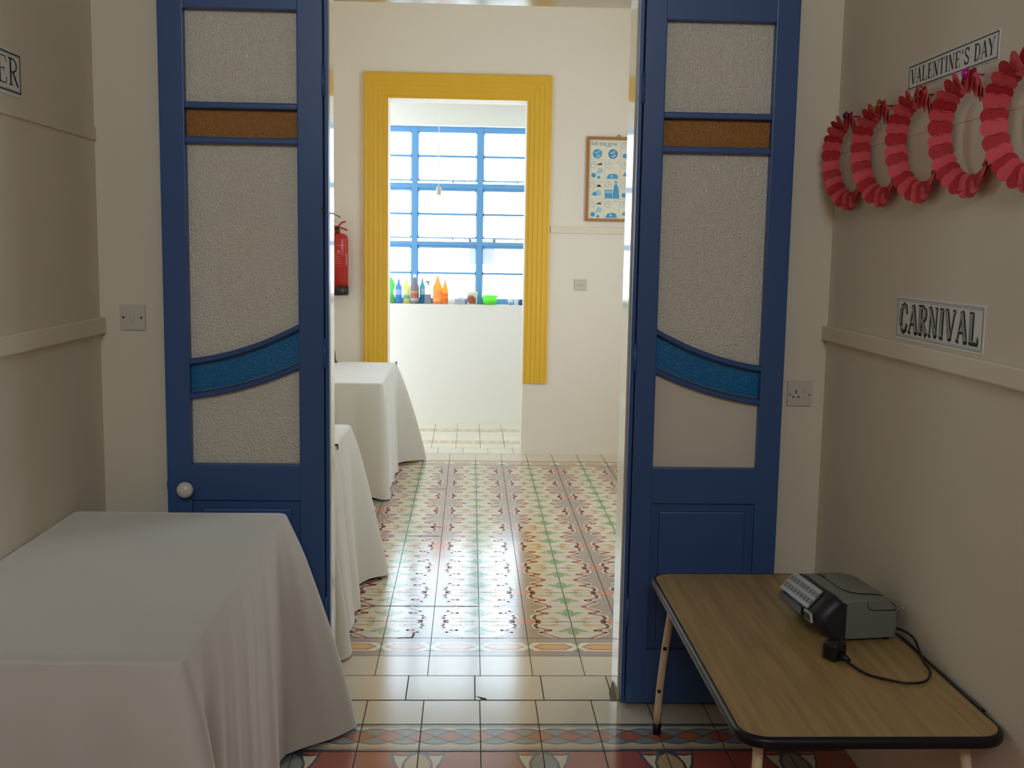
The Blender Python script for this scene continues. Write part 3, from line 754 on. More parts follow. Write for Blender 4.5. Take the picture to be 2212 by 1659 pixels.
# ------------------------------------------------------------------ fire extinguisher
ex = empty('mounted_fire_extinguisher', (-1.015, WY - .095, 1.243), 'red fire extinguisher with black base hanging on the far wall', 'fire extinguisher')
ec = (-1.015, WY - .095)
build('base', MB().lathe([(.078, 1.243), (.084, 1.248), (.084, 1.312), (.08, 1.314)], (*ec, 0), 32), M['black'], ex)
vb = MB().lathe([(.02, 1.712), (.02, 1.735), (.014, 1.737), (.014, 1.762)], (*ec, 0), 16); vb.lathe([(.013, 0), (.013, .03)], (ec[0] - .02, ec[1] - .02, 1.748), 12, axis='y')
build('valve', vb, M['bronze'], ex)
for p in ([(ec[0] - .02, ec[1], 1.762), (ec[0] + .01, ec[1], 1.765), (ec[0] + .03, ec[1], 1.79), (ec[0] + .062, ec[1], 1.80)], [(ec[0] - .015, ec[1], 1.752), (ec[0] + .025, ec[1], 1.752), (ec[0] + .075, ec[1], 1.735)]):
    build('handle', MB().tube(smooth(p), .0065, 8), M['red'], ex)
build('safety_pin', MB().tube(smooth([(ec[0] - .02, ec[1] - .01, 1.762), (ec[0] - .03, ec[1] - .012, 1.80), (ec[0] - .012, ec[1] - .012, 1.803)]), .003, 6), M['red'], ex)
lb = MB().lathe([(.081, 1.31), (.081, 1.665), (.076, 1.69), (.06, 1.705), (.03, 1.712), (.022, 1.715)], (*ec, 0), 32)
def wrap(a0, a1, z0, z1, mi=1, r=.0818):
    n = 6; vs = []
    for i in range(n + 1):
        a = a0 + (a1 - a0) * i / n; vs += [(ec[0] + r * math.sin(a), ec[1] - r * math.cos(a), z0), (ec[0] + r * math.sin(a), ec[1] - r * math.cos(a), z1)]
    lb.add(vs, [(2 * i, 2 * i + 2, 2 * i + 3, 2 * i + 1) for i in range(n)], mi)
for a0, a1, z0, z1 in ((-.9, -.3, 1.618, 1.622), (.1, .5, 1.618, 1.622), (.6, .9, 1.618, 1.622), (-.8, .8, 1.556, 1.558), (-.9, .75, 1.463, 1.464), (.12, .3, 1.566, 1.582), (1.0, 1.15, 1.47, 1.56), (-.6, .2, 1.546, 1.547)): wrap(a0, a1, z0, z1)
for i in range(5): wrap(-.7 + .05 * i, .3 + .06 * i, 1.535 - .013 * i, 1.537 - .013 * i)
build('cylinder', lb, [M['red'], mat('faded_print', (206, 150, 140), .5)], ex)
build('bracket', MB().box(ec[0] - .02, ec[0] + .02, WY - .02, WY, 1.45, 1.70), M['bronze'], ex)

# ------------------------------------------------------------------ framed time chart
PX0, PX1, PZ0, PZ1 = .880, 1.40, 1.837, 2.478
ch = empty('framed_poster', ((PX0 + PX1) / 2, WY, PZ0), 'wood-framed chart headed tell the time, on the far wall', 'framed poster')
f = MB(); fw = .022
f.box(PX0, PX0 + fw, WY - .022, WY - .001, PZ0, PZ1, 0, .003); f.box(PX1 - fw, PX1, WY - .022, WY - .001, PZ0, PZ1, 0, .003)
f.box(PX0 + fw, PX1 - fw, WY - .022, WY - .001, PZ0, PZ0 + fw, 0, .003); f.box(PX0 + fw, PX1 - fw, WY - .022, WY - .001, PZ1 - fw, PZ1, 0, .003)
build('frame', f, M['framewood'], ch)
build('hanger', MB().tube([(1.125 + .012 * math.cos(a * PI / 6), WY - .008, PZ1 + .002 + .014 * math.sin(a * PI / 6)) for a in range(7)], .002, 6), M['bronze'], ch)
sh = MB(); sh.keep = True
y0 = WY - .010
sh.quad((PX0 + fw - .002, y0, PZ0 + fw - .002), (PX1 - fw + .002, y0, PZ0 + fw - .002), (PX1 - fw + .002, y0, PZ1 - fw + .002), (PX0 + fw - .002, y0, PZ1 - fw + .002), 0)
pm = [M['print_paper'], M['print_blue'], M['print_pale'], M['print_deep'], M['ink'], M['ink_grey']]
def pr_poly(pts, mi, l=1): sh.poly([(x, y0 - .0004 * l, z) for x, z in pts], mi)
def disc(cx, cz, r, mi, l=1, n=20, a0=0, a1=2 * PI):
    pr_poly([(cx + r * math.cos(a0 + (a1 - a0) * i / n), cz + r * math.sin(a0 + (a1 - a0) * i / n)) for i in range(n + (0 if a1 - a0 > 6.2 else 1))], mi, l)
def pbox(x0, x1, z0, z1, mi, l=1): pr_poly([(x0, z0), (x1, z0), (x1, z1), (x0, z1)], mi, l)
ix0, iz1 = PX0 + fw, PZ1 - fw; cw = .119; rh = .149
for i in range(1, 4): pbox(ix0 + cw * i - .001, ix0 + cw * i + .001, PZ0 + fw, iz1 if i != 1 else iz1 - rh, 2)
for j in range(1, 4): pbox(ix0, PX1 - fw, iz1 - rh * j - .001, iz1 - rh * j + .001, 2)
for k, cx in enumerate((ix0 + .06, ix0 + .18)):
    disc(cx, iz1 - .105, .036, 1 if k == 0 else 3); disc(cx, iz1 - .105, .029, 1, 2)
    pr_poly([(cx - .03, iz1 - .10), (cx, iz1 - .088), (cx + .02, iz1 - .07), (cx + .012, iz1 - .095), (cx - .004, iz1 - .104)], 2, 3)
    pr_poly([(cx - .012, iz1 - .13), (cx + .006, iz1 - .112), (cx + .028, iz1 - .11), (cx + .02, iz1 - .122), (cx - .002, iz1 - .136)], 2, 3)
pbox(ix0 + .125, ix0 + .165, iz1 - .049, iz1 - .046, 4)
rp = random.Random(4)
for j in range(4):
    for i in range(4):
        if j == 0 and i < 2: continue
        cx, cz = ix0 + cw * i + .033, iz1 - rh * j - .04
        disc(cx, cz, .026, 2); disc(cx, cz, .021, 0, 2)
        pbox(cx - .0015, cx + .0015, cz, cz + .016, 5, 3); pbox(cx, cx + .012, cz - .001, cz + .0015, 5, 3)
        pbox(cx + .045, cx + .075, cz + .018, cz + .021, 5, 1)
        fx_, fz_ = ix0 + cw * i, iz1 - rh * (j + 1)
        t = (i + 2 * j) % 4
        if (j, i) == (2, 1):
            pr_poly([(fx_ + .065, fz_ + .005), (fx_ + .118, fz_ + .005), (fx_ + .112, fz_ + .08), (fx_ + .1, fz_ + .112), (fx_ + .078, fz_ + .112), (fx_ + .07, fz_ + .07)], 1); disc(fx_ + .09, fz_ + .122, .012, 2, 2); disc(fx_ + .088, fz_ + .128, .011, 5, 3, 10, 0, PI)
            pbox(fx_ + .006, fx_ + .064, fz_ + .005, fz_ + .07, 1); pbox(fx_ + .01, fx_ + .06, fz_ + .045, fz_ + .062, 2, 2)
        elif t == 0:
            pr_poly([(fx_ + .03, fz_ + .03), (fx_ + .06, fz_ + .02), (fx_ + .1, fz_ + .03), (fx_ + .09, fz_ + .065), (fx_ + .065, fz_ + .07)], 2); disc(fx_ + .078, fz_ + .085, .017, 0, 2); disc(fx_ + .078, fz_ + .092, .017, 4, 3, 10, 0, PI); pr_poly([(fx_ + .02, fz_ + .03), (fx_ + .06, fz_ + .022), (fx_ + .06, fz_ + .05), (fx_ + .04, fz_ + .055)], 1, 2)
        elif t == 1:
            disc(fx_ + .036, fz_ + .07, .014, 3); pbox(fx_ + .075, fx_ + .085, fz_ + .01, fz_ + .04, 1); pbox(fx_ + .01, fx_ + .06, fz_ + .008, fz_ + .014, 2)
        elif t == 2:
            disc(fx_ + .035, fz_ + .03, .018, 1); disc(fx_ + .075, fz_ + .016, .012, 1); pr_poly([(fx_ + .05, fz_ + .04), (fx_ + .1, fz_ + .05), (fx_ + .11, fz_ + .075), (fx_ + .075, fz_ + .09)], 2); pr_poly([(fx_ + .06, fz_ + .108), (fx_ + .1, fz_ + .108), (fx_ + .095, fz_ + .122), (fx_ + .07, fz_ + .118)], 4)
        else:
            pr_poly([(fx_ + .012, fz_ + .006), (fx_ + .105, fz_ + .006), (fx_ + .1, fz_ + .036), (fx_ + .07, fz_ + .046), (fx_ + .03, fz_ + .038)], 1); disc(fx_ + .055, fz_ + .026, .01, 2, 2)
sheet = build('chart_sheet', sh, pm, ch)
def text_mesh(body, size, xf):
    cu = bpy.data.curves.new('lettering', 'FONT'); cu.body = body; cu.size = size; cu.align_x = 'LEFT'
    ob = bpy.data.objects.new('lettering', cu); COL.objects.link(ob)
    dg = bpy.context.evaluated_depsgraph_get(); me = bpy.data.meshes.new_from_object(ob.evaluated_get(dg))
    mb = MB(); mb.keep = True; mb.add([xf @ v.co for v in me.vertices], [list(p.vertices) for p in me.polygons])
    bpy.data.objects.remove(ob); bpy.data.curves.remove(cu); bpy.data.meshes.remove(me)
    return mb
tm = text_mesh('tell the time', .046, Matrix.Translation((ix0 + .012, y0 - .0012, iz1 - .043)) @ Matrix.Rotation(PI / 2, 4, 'X') @ Matrix.Scale(.88, 4, (1, 0, 0)))
build('heading', tm, M['print_blue'], ch)

# ------------------------------------------------------------------ serif lettering for the wall signs
def glyph(c):
    """strokes in a unit box: (points, thickness); thick stems, thin hairlines, bracketed feet"""
    K, H, S = .17, .055, .05
    def foot(x, z, w=.16): return ([(x - w, z), (x + w, z)], S)
    G = {
        'V': [([(.12, 1), (.5, 0)], K), ([(.88, 1), (.53, .02)], H), foot(.14, .975), foot(.86, .975, .13)],
        'A': [([(.48, 1), (.88, 0)], K), ([(.47, .98), (.12, 0)], H), ([(.22, .34), (.7, .34)], H), foot(.13, .025, .13), foot(.86, .025)],
        'L': [([(.28, 0), (.28, 1)], K), foot(.28, .975, .2), ([(.1, .025), (.84, .025)], S), ([(.84, 0), (.87, .24)], .06)],
        'E': [([(.28, 0), (.28, 1)], K), ([(.08, .975), (.82, .975)], S), ([(.08, .025), (.84, .025)], S), ([(.3, .52), (.66, .52)], S), ([(.82, 1), (.84, .78)], .06), ([(.84, 0), (.88, .24)], .06), ([(.66, .42), (.66, .62)], .05)],
        'N': [([(.18, 0), (.18, 1)], H), ([(.16, .99), (.8, .02)], K), ([(.84, 0), (.84, 1)], H), foot(.16, .975, .12), foot(.18, .025, .13), foot(.84, .975, .13)],
        'T': [([(.5, 0), (.5, 1)], K), ([(.08, .975), (.92, .975)], S), ([(.08, 1), (.06, .76)], .06), ([(.92, 1), (.94, .76)], .06), foot(.5, .025, .2)],
        'I': [([(.5, 0), (.5, 1)], K), foot(.5, .975, .22), foot(.5, .025, .22)],
        "'": [([(.5, 1), (.47, .72)], .12)],
        'S': [([(.8, .76), (.74, .92), (.5, .98), (.26, .9), (.2, .74), (.32, .58), (.62, .45), (.8, .3), (.76, .1), (.5, .02), (.26, .08), (.17, .26)], .11), ([(.82, .98), (.8, .72)], .05), ([(.16, .02), (.17, .28)], .05)],
        'D': [([(.25, 0), (.25, 1)], K), ([(.08, .975), (.5, .975), (.76, .86), (.88, .6), (.88, .4), (.76, .14), (.5, .025), (.08, .025)], .08), ([(.86, .3), (.88, .5), (.86, .7)], K * .8)],
        'Y': [([(.14, 1), (.5, .46)], K), ([(.88, 1), (.55, .46)], H), ([(.52, .5), (.52, 0)], K), foot(.15, .975), foot(.87, .975, .13), foot(.52, .025, .19)],
        'R': [([(.25, 0), (.25, 1)], K), ([(.08, .975), (.52, .975), (.76, .88), (.8, .74), (.72, .58), (.5, .5), (.25, .5)], .08), ([(.76, .64), (.79, .76), (.76, .87)], .13), ([(.45, .5), (.9, .0)], K * .9), foot(.25, .025, .19)],
        'C': [([(.84, .74), (.78, .9), (.56, .98), (.32, .9), (.2, .68), (.18, .5), (.2, .32), (.32, .1), (.56, .02), (.78, .1), (.86, .28)], .1), ([(.22, .3), (.19, .5), (.22, .7)], K), ([(.85, .98), (.85, .7)], .05)],
    }
    return G[c]
def write(mb, text, x0, x1, z0, z1, put, mi, gap=.12, fat=1., widths=None, lz=0., dx=0., dz=0.):
    """lay text between x0 and x1 (sign coordinates), put(x, z, lift) -> world point"""
    W = [(.5 if c == ' ' else .38 if c == "'" else .55 if c == 'I' else 1.) for c in text]
    tot = sum(W) + gap * (len(text) - 1); sc = (x1 - x0) / tot; x = x0
    for c, wd in zip(text, W):
        if c != ' ':
            nl = 0
            for pts, th in glyph(c):
                th *= fat
                P = [(x + sc * wd * ((p[0] - .5) * (1 if wd > .9 else 1.5) + .5), z0 + (z1 - z0) * p[1]) for p in pts]
                tw = th * min(sc, (z1 - z0)) * 1.0; nl += 1
                for i in range(len(P) - 1):
                    a, b = Vector(P[i]), Vector(P[i + 1]); d = (b - a)
                    if d.length < 1e-9: continue
                    d.normalize(); nrm = Vector((-d.y, d.x)) * tw / 2; e = d * (tw * .28 if len(P) > 2 else 0)
                    q = [a + nrm - e, b + nrm + e, b - nrm + e, a - nrm - e]
                    mb.quad(*[put(v.x + dx, v.y + dz, lz + nl * 1e-5 + i * 2e-6) for v in q], mi)
        x += sc * (wd + gap)
def put_right(x, z, l): return (XR - .0022 - l, -x, z)          # reading direction runs towards the camera (-Y)
def put_left(x, z, l): return (XL + .0022 + l, x, z)
def border(mb, put, x0, x1, z0, z1, t, mi, l=.0003):
    for a, b, c, d in ((x0, x1, z0, z0 + t), (x0, x1, z1 - t, z1), (x0, x0 + t, z0, z1), (x1 - t, x1, z0, z1)):
        mb.quad(put(a, c, l), put(b, c, l), put(b, d, l), put(a, d, l), mi)
s = MB(); s.box(XR - .002, XR, 2.584, 3.116, 2.078, 2.148, 0)
border(s, put_right, -3.113, -2.587, 2.081, 2.145, .0035, 2)
write(s, "VALENTINE'S DAY", -3.098, -2.604, 2.093, 2.134, put_right, 1, .05, 1.15, lz=.0003)
s.keep = True
tag(build('paper_sign', s, [M['paper'], M['ink'], M['ink_frame']], None, (XR, 2.85, 2.11)), "white paper sign reading VALENTINE'S DAY above the red garlands", 'sign', 'paper occasion signs')
s = MB(); s.box(XR - .002, XR, 2.558, 3.100, 1.374, 1.496, 0)
border(s, put_right, -3.094, -2.564, 1.381, 1.489, .0018, 2); border(s, put_right, -3.09, -2.568, 1.386, 1.484, .001, 2)
write(s, 'CARNIVAL', -3.078, -2.582, 1.397, 1.475, put_right, 1, .1, 2.0, lz=.0002, dx=.003, dz=-.004)
write(s, 'CARNIVAL', -3.078, -2.582, 1.397, 1.475, put_right, 1, .1, 1.9, lz=.0006)
write(s, 'CARNIVAL', -3.078, -2.582, 1.401, 1.471, put_right, 3, .1, 1.15, lz=.0010)
write(s, 'CARNIVAL', -3.078, -2.582, 1.401, 1.471, put_right, 2, .1, .35, lz=.0016)
s.keep = True
tag(build('paper_sign', s, [M['paper'], M['ink'], M['ink_grey'], M['print_light']], None, (XR, 2.83, 1.43)), 'white paper sign reading CARNIVAL, just above the chair rail', 'sign', 'paper occasion signs')
s = MB(); s.box(XL, XL + .002, 2.90, 3.122, 2.004, 2.122, 0)
border(s, put_left, 2.903, 3.118, 2.013, 2.118, .004, 1); border(s, put_left, 2.908, 3.113, 2.019, 2.112, .0012, 2)
write(s, 'ER', 2.965, 3.106, 2.031, 2.104, put_left, 1, .02, .8, lz=.0003)
s.keep = True
tag(build('paper_sign', s, [M['paper'], M['ink'], M['ink_grey']], None, (XL, 3.0, 2.06)), 'white paper sign ending in the letters ER, above the light switch side chair rail', 'sign', 'paper occasion signs')

# ------------------------------------------------------------------ garlands of paper hearts
def heart_mesh(name, m):
    pts = []
    n = 26
    for i in range(n):
        t = 2 * PI * i / n
        x = 16 * math.sin(t) ** 3; y = 13 * math.cos(t) - 5 * math.cos(2 * t) - 2 * math.cos(3 * t) - math.cos(4 * t)
        pts.append((.55 * x / 32 * .062 + .45 * .031 * math.sin(t), .5 * (y + 2.5) / 30 * .062 + .5 * .031 * math.cos(t)))
    mb = MB(); vs = []
    for d in (-.0006, .0006):
        for x, z in pts: vs.append((x, d - .18 * abs(x) * .6, z))
    fs = [tuple(range(n)), tuple(range(2 * n - 1, n - 1, -1))] + [(i, (i + 1) % n, (i + 1) % n + n, i + n) for i in range(n)]
    mb.add(vs, [], 0)
    tr = [tuple(t) for t in tessellate_polygon([[Vector((p[0], 0, p[1])) for p in pts]])]
    mb.add(vs, tr + [tuple(i + n for i in reversed(t)) for t in tr] + fs[2:], 0)
    me = bpy.data.meshes.new(name); me.from_pydata(mb.v, [], mb.f); me.materials.append(m)
    bm = bmesh.new(); bm.from_mesh(me); bmesh.ops.remove_doubles(bm, verts=bm.verts, dist=1e-6); bmesh.ops.recalc_face_normals(bm, faces=bm.faces); bm.to_mesh(me); bm.free()
    return me
HM = [heart_mesh('heart_crimson', M['heart_red']), heart_mesh('heart_coral', M['heart_pink'])]
VIEW = Vector((.37, .93, 0)).normalized()
def garland(hy, label, seed):
    r = random.Random(seed); hz = 2.045
    root = empty('hanging_heart_garland', (1.205, hy, hz), label, 'garland', 'paper heart garlands')
    def path(a):   # a: 0 top, grows over the far side to the bottom, back up the near side
        s_, c_ = math.sin(a), math.cos(a)
        y = hy + (.135 if s_ > 0 else .085) * s_ + .02 * (1 - c_) * -.5
        z = hz - .006 - .128 * (1 - c_)
        x = 1.203 + .018 * (1 - c_) * .5 - (.012 if s_ > 0 else -.012) * abs(s_)
        return Vector((x, y, z))
    pts = [path(2 * PI * i / 64) for i in range(64)]
    build('string', MB().tube(pts, .0013, 5, closed=True), M['string'], root)
    N = 27
    for k in range(N):
        a = 2 * PI * (k + .3 * r.random()) / N
        p = path(a); t = (path(a + .02) - path(a - .02)).normalized()
        # facing: open to the room on the far side, edge-on on the near side
        d = abs(((a - .52 * PI + PI) % (2 * PI)) - PI)          # distance from the far side
        g = min(1., max(0., (d - (1.6 if a < .52 * PI or a > 1.75 * PI else 1.2)) / .5))
        az = math.atan2(hy, 1.21) + PI - g * (PI / 2)
        nrm = Vector((math.cos(az), math.sin(az), 0))
        nrm = (nrm - t * nrm.dot(t)); nrm.normalize()
        wd = nrm.cross(t).normalized()
        tilt = Matrix.Rotation(.22 + r.uniform(-.08, .08), 3, wd)
        n2 = tilt @ nrm; up = -(tilt @ t)
        # local heart axes: x width, y normal, z up
        m3 = Matrix((up.cross(n2) * -1, n2, up)).transposed()
        if m3.determinant() < 0: m3 = Matrix((up.cross(n2), n2, up)).transposed()
        o = bpy.data.objects.new('paper_heart', HM[k % 2]); COL.objects.link(o); o.parent = root
        o.matrix_local = Matrix.Translation(p + nrm * .004 - Vector(root.location)) @ m3.to_4x4()
    return root
HY = [3.500, 3.225, 2.945, 2.656, 2.366]
GL = ['garland of red and pink paper hearts nearest the blue door leaf, hanging in the corner', 'garland of red and pink paper hearts hanging from the brass cup hook', 'garland of red and pink paper hearts hanging from the brass ring hook',
      'garland of red and pink paper hearts hanging from the magenta pin', 'garland of red and pink paper hearts cut off by the edge of the photo']
for i, (y, l) in enumerate(zip(HY, GL)): garland(y, l, 11 + i)
def hook_ring(y, label, kind):
    x, z = 1.205, 2.045; mb = MB()
    if kind == 'cup':
        mb.tube([(XR, y, z + .006), (1.21, y, z + .006)], .003, 8); mb.lathe([(.004, 0), (.012, -.002), (.013, -.006), (.006, -.01)], (1.215, y, z + .006), 14, axis='x'); mb.ball((1.204, y, z + .008), .008); mb.ball((1.204, y + .004, z + .02), .006)
        mb.tube(smooth([(1.206, y, z + .006), (1.198, y, z - .006), (1.19, y, z - .01), (1.186, y, z + .004)]), .0028, 8); m = M['brass']; nm = 'brass_hook'
    elif kind == 'ring':
        mb.tube([(XR, y, z), (1.21, y, z)], .003, 8)
        mb.tube([(1.207, y + .011 * math.cos(a * PI / 8), z + .012 + .013 * math.sin(a * PI / 8)) for a in range(16)], .0024, 8, closed=True)
        mb.tube(smooth([(1.207, y, z), (1.196, y, z - .012), (1.189, y, z - .02), (1.184, y, z - .012)]), .0026, 8); m = M['brass']; nm = 'brass_hook'
    else:
        mb.tube([(XR, y, z + .008), (1.205, y, z + .008)], .0022, 8); mb.ball((1.2, y, z + .01), .0115); m = M['magenta'] if kind == 'pin' else M['purple']; nm = 'push_pin'
    tag(build(nm, mb, m, None, (1.22, y, z)), label, 'hook' if nm == 'brass_hook' else 'pin', 'garland hooks')
hook_ring(HY[0], 'small dark purple pin in the corner, holding the garland nearest the door', 'dark')
hook_ring(HY[1], 'small ornate brass cup hook holding a red garland', 'cup')
hook_ring(HY[2], 'brass ring hook under the first letters of the VALENTINE\'S DAY sign', 'ring')
hook_ring(HY[3], 'shiny magenta ball pin under the end of the VALENTINE\'S DAY sign', 'pin')

# ------------------------------------------------------------------ bulb in the end room
bx, by = -.276, 9.2
pb = empty('pendant_bulb', (bx, by, 2.9), 'bare bulb hanging on a white wire in front of the blue window', 'lamp')
build('wire', MB().tube([(bx, by, 2.9), (bx, by, 2.125)], .0035, 8), M['white'], pb)
build('holder', MB().lathe([(.006, 2.13), (.016, 2.122), (.024, 2.105), (.024, 2.09), (.019, 2.08), (.019, 2.055)], (bx, by, 0), 20), M['switch'], pb)
build('bulb', MB().lathe([(.014, 2.058), (.016, 2.05), (.028, 2.025), (.031, 2.005), (.026, 1.985), (.014, 1.975), (.001, 1.972)], (bx, by, 0), 20), mat_thin('bulb_glass', (245, 245, 240), .3, .1, .6), pb)

# ------------------------------------------------------------------ things on the window sill
SZ, SYY = QZ0, 9.895
def bottle(x, w, h, col, lab, name='paint_bottle', shape='round', cap=None, label_col=None, y=SYY, cat='bottle', band=None, clear=0., fac=.72):
    glare_pale = lambda c: tuple(int(v + (255 - v) * .28) for v in c)  # pales the plastic colours towards white, standing in for window glare
    col = glare_pale(col); cap = glare_pale(cap or (235, 235, 230)); band = [(a, b, glare_pale(c)) for a, b, c in (band or [])]
    root = empty(name, (x, y, SZ), lab, cat, 'bottles on the sill')
    r = w / 2
    if shape == 'wavy': pf = [(.75, 0), (1, .02), (1.02, .2), (.62, .36), (.6, .42), (.95, .56), (.98, .66), (.7, .78), (.3, .86), (.26, .9)]
    elif shape == 'squat': pf = [(.9, 0), (1, .02), (1, .62), (.9, .70), (.45, .80), (.34, .86), (.34, .9)]
    elif shape == 'spray': pf = [(.9, 0), (1, .02), (1, .4), (.6, .62), (.34, .72), (.34, .8)]
    else: pf = [(.92, 0), (1, .02), (1, .52), (.94, .60), (.6, .74), (.34, .84), (.3, .9)]
    hb = h
    build('body', MB().lathe([(r * a, SZ + hb * z) for a, z in pf], (x, y, 0), 22), mat_thin(name + '_plastic', col, fac, .3, clear), root)
    top = SZ + hb * pf[-1][1]; cr = max(r * pf[-1][0] * 1.15, .007)
    if shape == 'spray':
        c = MB().lathe([(cr, top - .004), (cr, top + .016)], (x, y, 0), 14); c.box(x - .028, x + .014, y - .008, y + .008, top + .014, top + .034, 0, .004); c.tube([(x - .016, y, top + .016), (x - .022, y, top - .016)], .003, 6)
        build('trigger_head', c, mat_thin('spray_head', (190, 190, 186), .4), root)
    else:
        build('cap', MB().lathe([(cr, top - .006), (cr, SZ + h * .96), (cr * .6, SZ + h)], (x, y, 0), 16), mat_thin('cap_plastic', cap or (235, 235, 230), .5), root)
    def wrap_(z0, z1, c, nm):
        n = 10; vs = []; a0, a1 = -1.15, 1.15; rr = r * 1.02 + .0006
        for i in range(n + 1):
            a = a0 + (a1 - a0) * i / n
            for z in (z0, z1): vs.append((x + rr * math.sin(a), y - rr * math.cos(a), SZ + h * z))
        build(nm, MB().add(vs, [(2 * i, 2 * i + 2, 2 * i + 3, 2 * i + 1) for i in range(n)], 0, True), mat_thin(nm + '_paper', c, .6), root)
    if label_col: wrap_(.12, .52, label_col, 'label')
    for i, bnd in enumerate(band or []): wrap_(bnd[0], bnd[1], bnd[2], 'label_band')
    return root
bottle(-.728, .082, .26, (96, 205, 92), 'green waisted bottle at the doorway edge of the sill', 'soap_bottle', 'wavy', (225, 238, 215), band=[(.06, .3, (120, 190, 90))])
bottle(-.655, .060, .222, (90, 150, 215), 'blue paint bottle with white label, beside the green bottle', band=[(.36, .58, (222, 230, 240)), (.12, .34, (40, 150, 225))], shape='squat', cap=(150, 185, 230))
bottle(-.582, .062, .228, (236, 226, 120), 'yellow paint bottle with blue-banded label', band=[(.36, .58, (235, 240, 220)), (.2, .34, (60, 180, 230))], shape='squat', cap=(240, 240, 170), y=9.905)
bottle(-.508, .082, .268, (140, 130, 150), 'tall grey-violet drink bottle with a red and yellow label', 'drink_bottle', cap=(245, 240, 242), band=[(.1, .2, (235, 230, 220)), (.2, .36, (228, 110, 96)), (.36, .44, (240, 200, 90))], y=9.885, fac=.6)
bottle(-.440, .05, .235, (70, 175, 180), 'teal paint bottle with a white and blue label', band=[(.36, .58, (228, 240, 240)), (.12, .34, (20, 130, 200))], shape='squat', cap=(150, 220, 205), y=9.925)
bottle(-.386, .052, .22, (238, 238, 236), 'clear spray bottle behind the small grey box', 'spray_bottle', 'spray', y=9.938, clear=.5)
bottle(-.300, .086, .262, (250, 168, 60), 'larger orange bottle with a printed label', 'drink_bottle', cap=(250, 215, 170), band=[(.32, .46, (246, 176, 130)), (.1, .2, (240, 210, 150))])
bottle(-.232, .058, .226, (252, 172, 50), 'slimmer orange bottle standing against the larger orange one', 'drink_bottle', cap=(245, 205, 180), band=[(.3, .44, (226, 110, 70)), (.08, .26, (230, 130, 40))], y=9.89)
bottle(-.172, .072, .262, (240, 240, 232), 'tall clear bottle half filled with cream liquid', 'drink_bottle', cap=(240, 240, 236), y=9.9, clear=.35)
b = MB().box(-.416, -.358, 9.862, 9.90, SZ, SZ + .086, 0, .003)
tag(build('small_box', b, mat_thin('grey_card', (150, 150, 158), .2), None, (-.387, 9.88, SZ)), 'small upright grey box in front of the clear spray bottle', 'box')
b = MB(); b.box(-.134, -.048, 9.86, 9.93, SZ, SZ + .046, 0, .004); b.prism([(-.125, SZ + .046), (-.08, SZ + .062), (-.076, SZ + .058), (-.12, SZ + .042)], 'y', 9.865, 9.92)
tag(build('carton', b, mat_thin('pale_card', (196, 204, 214), .3), None, (-.09, 9.9, SZ)), 'low pale grey carton with its flap up, on the sill', 'carton')
tu = empty('paint_tub', (.014, 9.9, SZ), 'white tub with a brown patch and lid, between carton and green bowl', 'tub')
build('body', MB().lathe([(.044, SZ), (.047, SZ + .004), (.05, SZ + .095), (.05, SZ + .1)], (.014, 9.9, 0), 24), mat_thin('tub_plastic', (240, 238, 232), .4), tu)
build('lid', MB().lathe([(.053, SZ + .098), (.053, SZ + .108), (.03, SZ + .118), (.004, SZ + .12)], (.014, 9.9, 0), 24).ball((.052, 9.875, SZ + .105), .014), mat_thin('lid_plastic', (244, 242, 226), .4), tu)
pr_ = MB()
for i in range(22):
    a0 = -1.0 + 1.75 * i / 22; a1 = a0 + 1.75 / 22 + .001
    lo = .03 + .10 * abs(math.sin(i * .35)); hi = .86 - .16 * (i % 4 == 3) - .25 * max(0, (i - 14) / 8) - .2 * max(0, (4 - i) / 4)
    if i < 5: lo = .2 + .05 * (i % 2)
    pr_.add([(.014 + r_ * math.sin(a), 9.9 - r_ * math.cos(a), SZ + .098 * z) for a, z, r_ in ((a0, lo, .0506), (a1, lo, .0506), (a1, hi, .0512), (a0, hi, .0512))], [(0, 1, 2, 3)])
build('brown_patch', pr_, mat_thin('brown_paint', (176, 92, 70), .35), tu)
gb = empty('green_bowl', (.178, 9.89, SZ), 'translucent green bowl with a long brush leaning in it', 'bowl')
build('bowl', MB().lathe([(.046, SZ), (.058, SZ + .008), (.066, SZ + .04), (.066, SZ + .085), (.063, SZ + .085), (.063, SZ + .04), (.054, SZ + .012), (.002, SZ + .008)], (.178, 9.89, 0), 28, caps=False), mat_thin('green_plastic', (150, 240, 110), .6, .25), gb)
build('paint', MB().lathe([(.061, SZ + .034), (.002, SZ + .034)], (.178, 9.89, 0), 28, caps=False), mat_thin('green_paint', (150, 210, 40), .4), gb)
tag(build('paint_brush', MB().tube([(.215, 9.885, SZ + .03), (.262, 9.885, SZ + .1), (.338, 9.885, SZ + .20)], [.005, .004, .003], 8), mat('brush_handle', (214, 204, 160), .5), None, (.215, 9.885, SZ + .03)), 'long pale brush handle leaning out of the green bowl', 'brush')
cu = empty('clear_cup', (.367, 9.88, SZ), 'small clear cup holding teal paint', 'cup')
build('cup', MB().lathe([(.02, SZ), (.028, SZ + .056), (.027, SZ + .056), (.019, SZ + .002), (.002, SZ + .002)], (.367, 9.88, 0), 20, caps=False), mat_thin('clear_plastic', (236, 240, 242), .4, .15, .6), cu)
build('paint', MB().lathe([(.019, SZ + .003), (.0225, SZ + .026), (.002, SZ + .027)], (.367, 9.88, 0), 20), mat('teal_paint', (110, 158, 150), .4), cu)
b = MB().box(.402, .436, 9.885, 9.925, SZ, SZ + .058, 0, .003)
tag(build('small_box', b, mat_thin('white_card', (240, 242, 246), .3), None, (.42, 9.9, SZ)), 'small white box beside the clear cup', 'box')
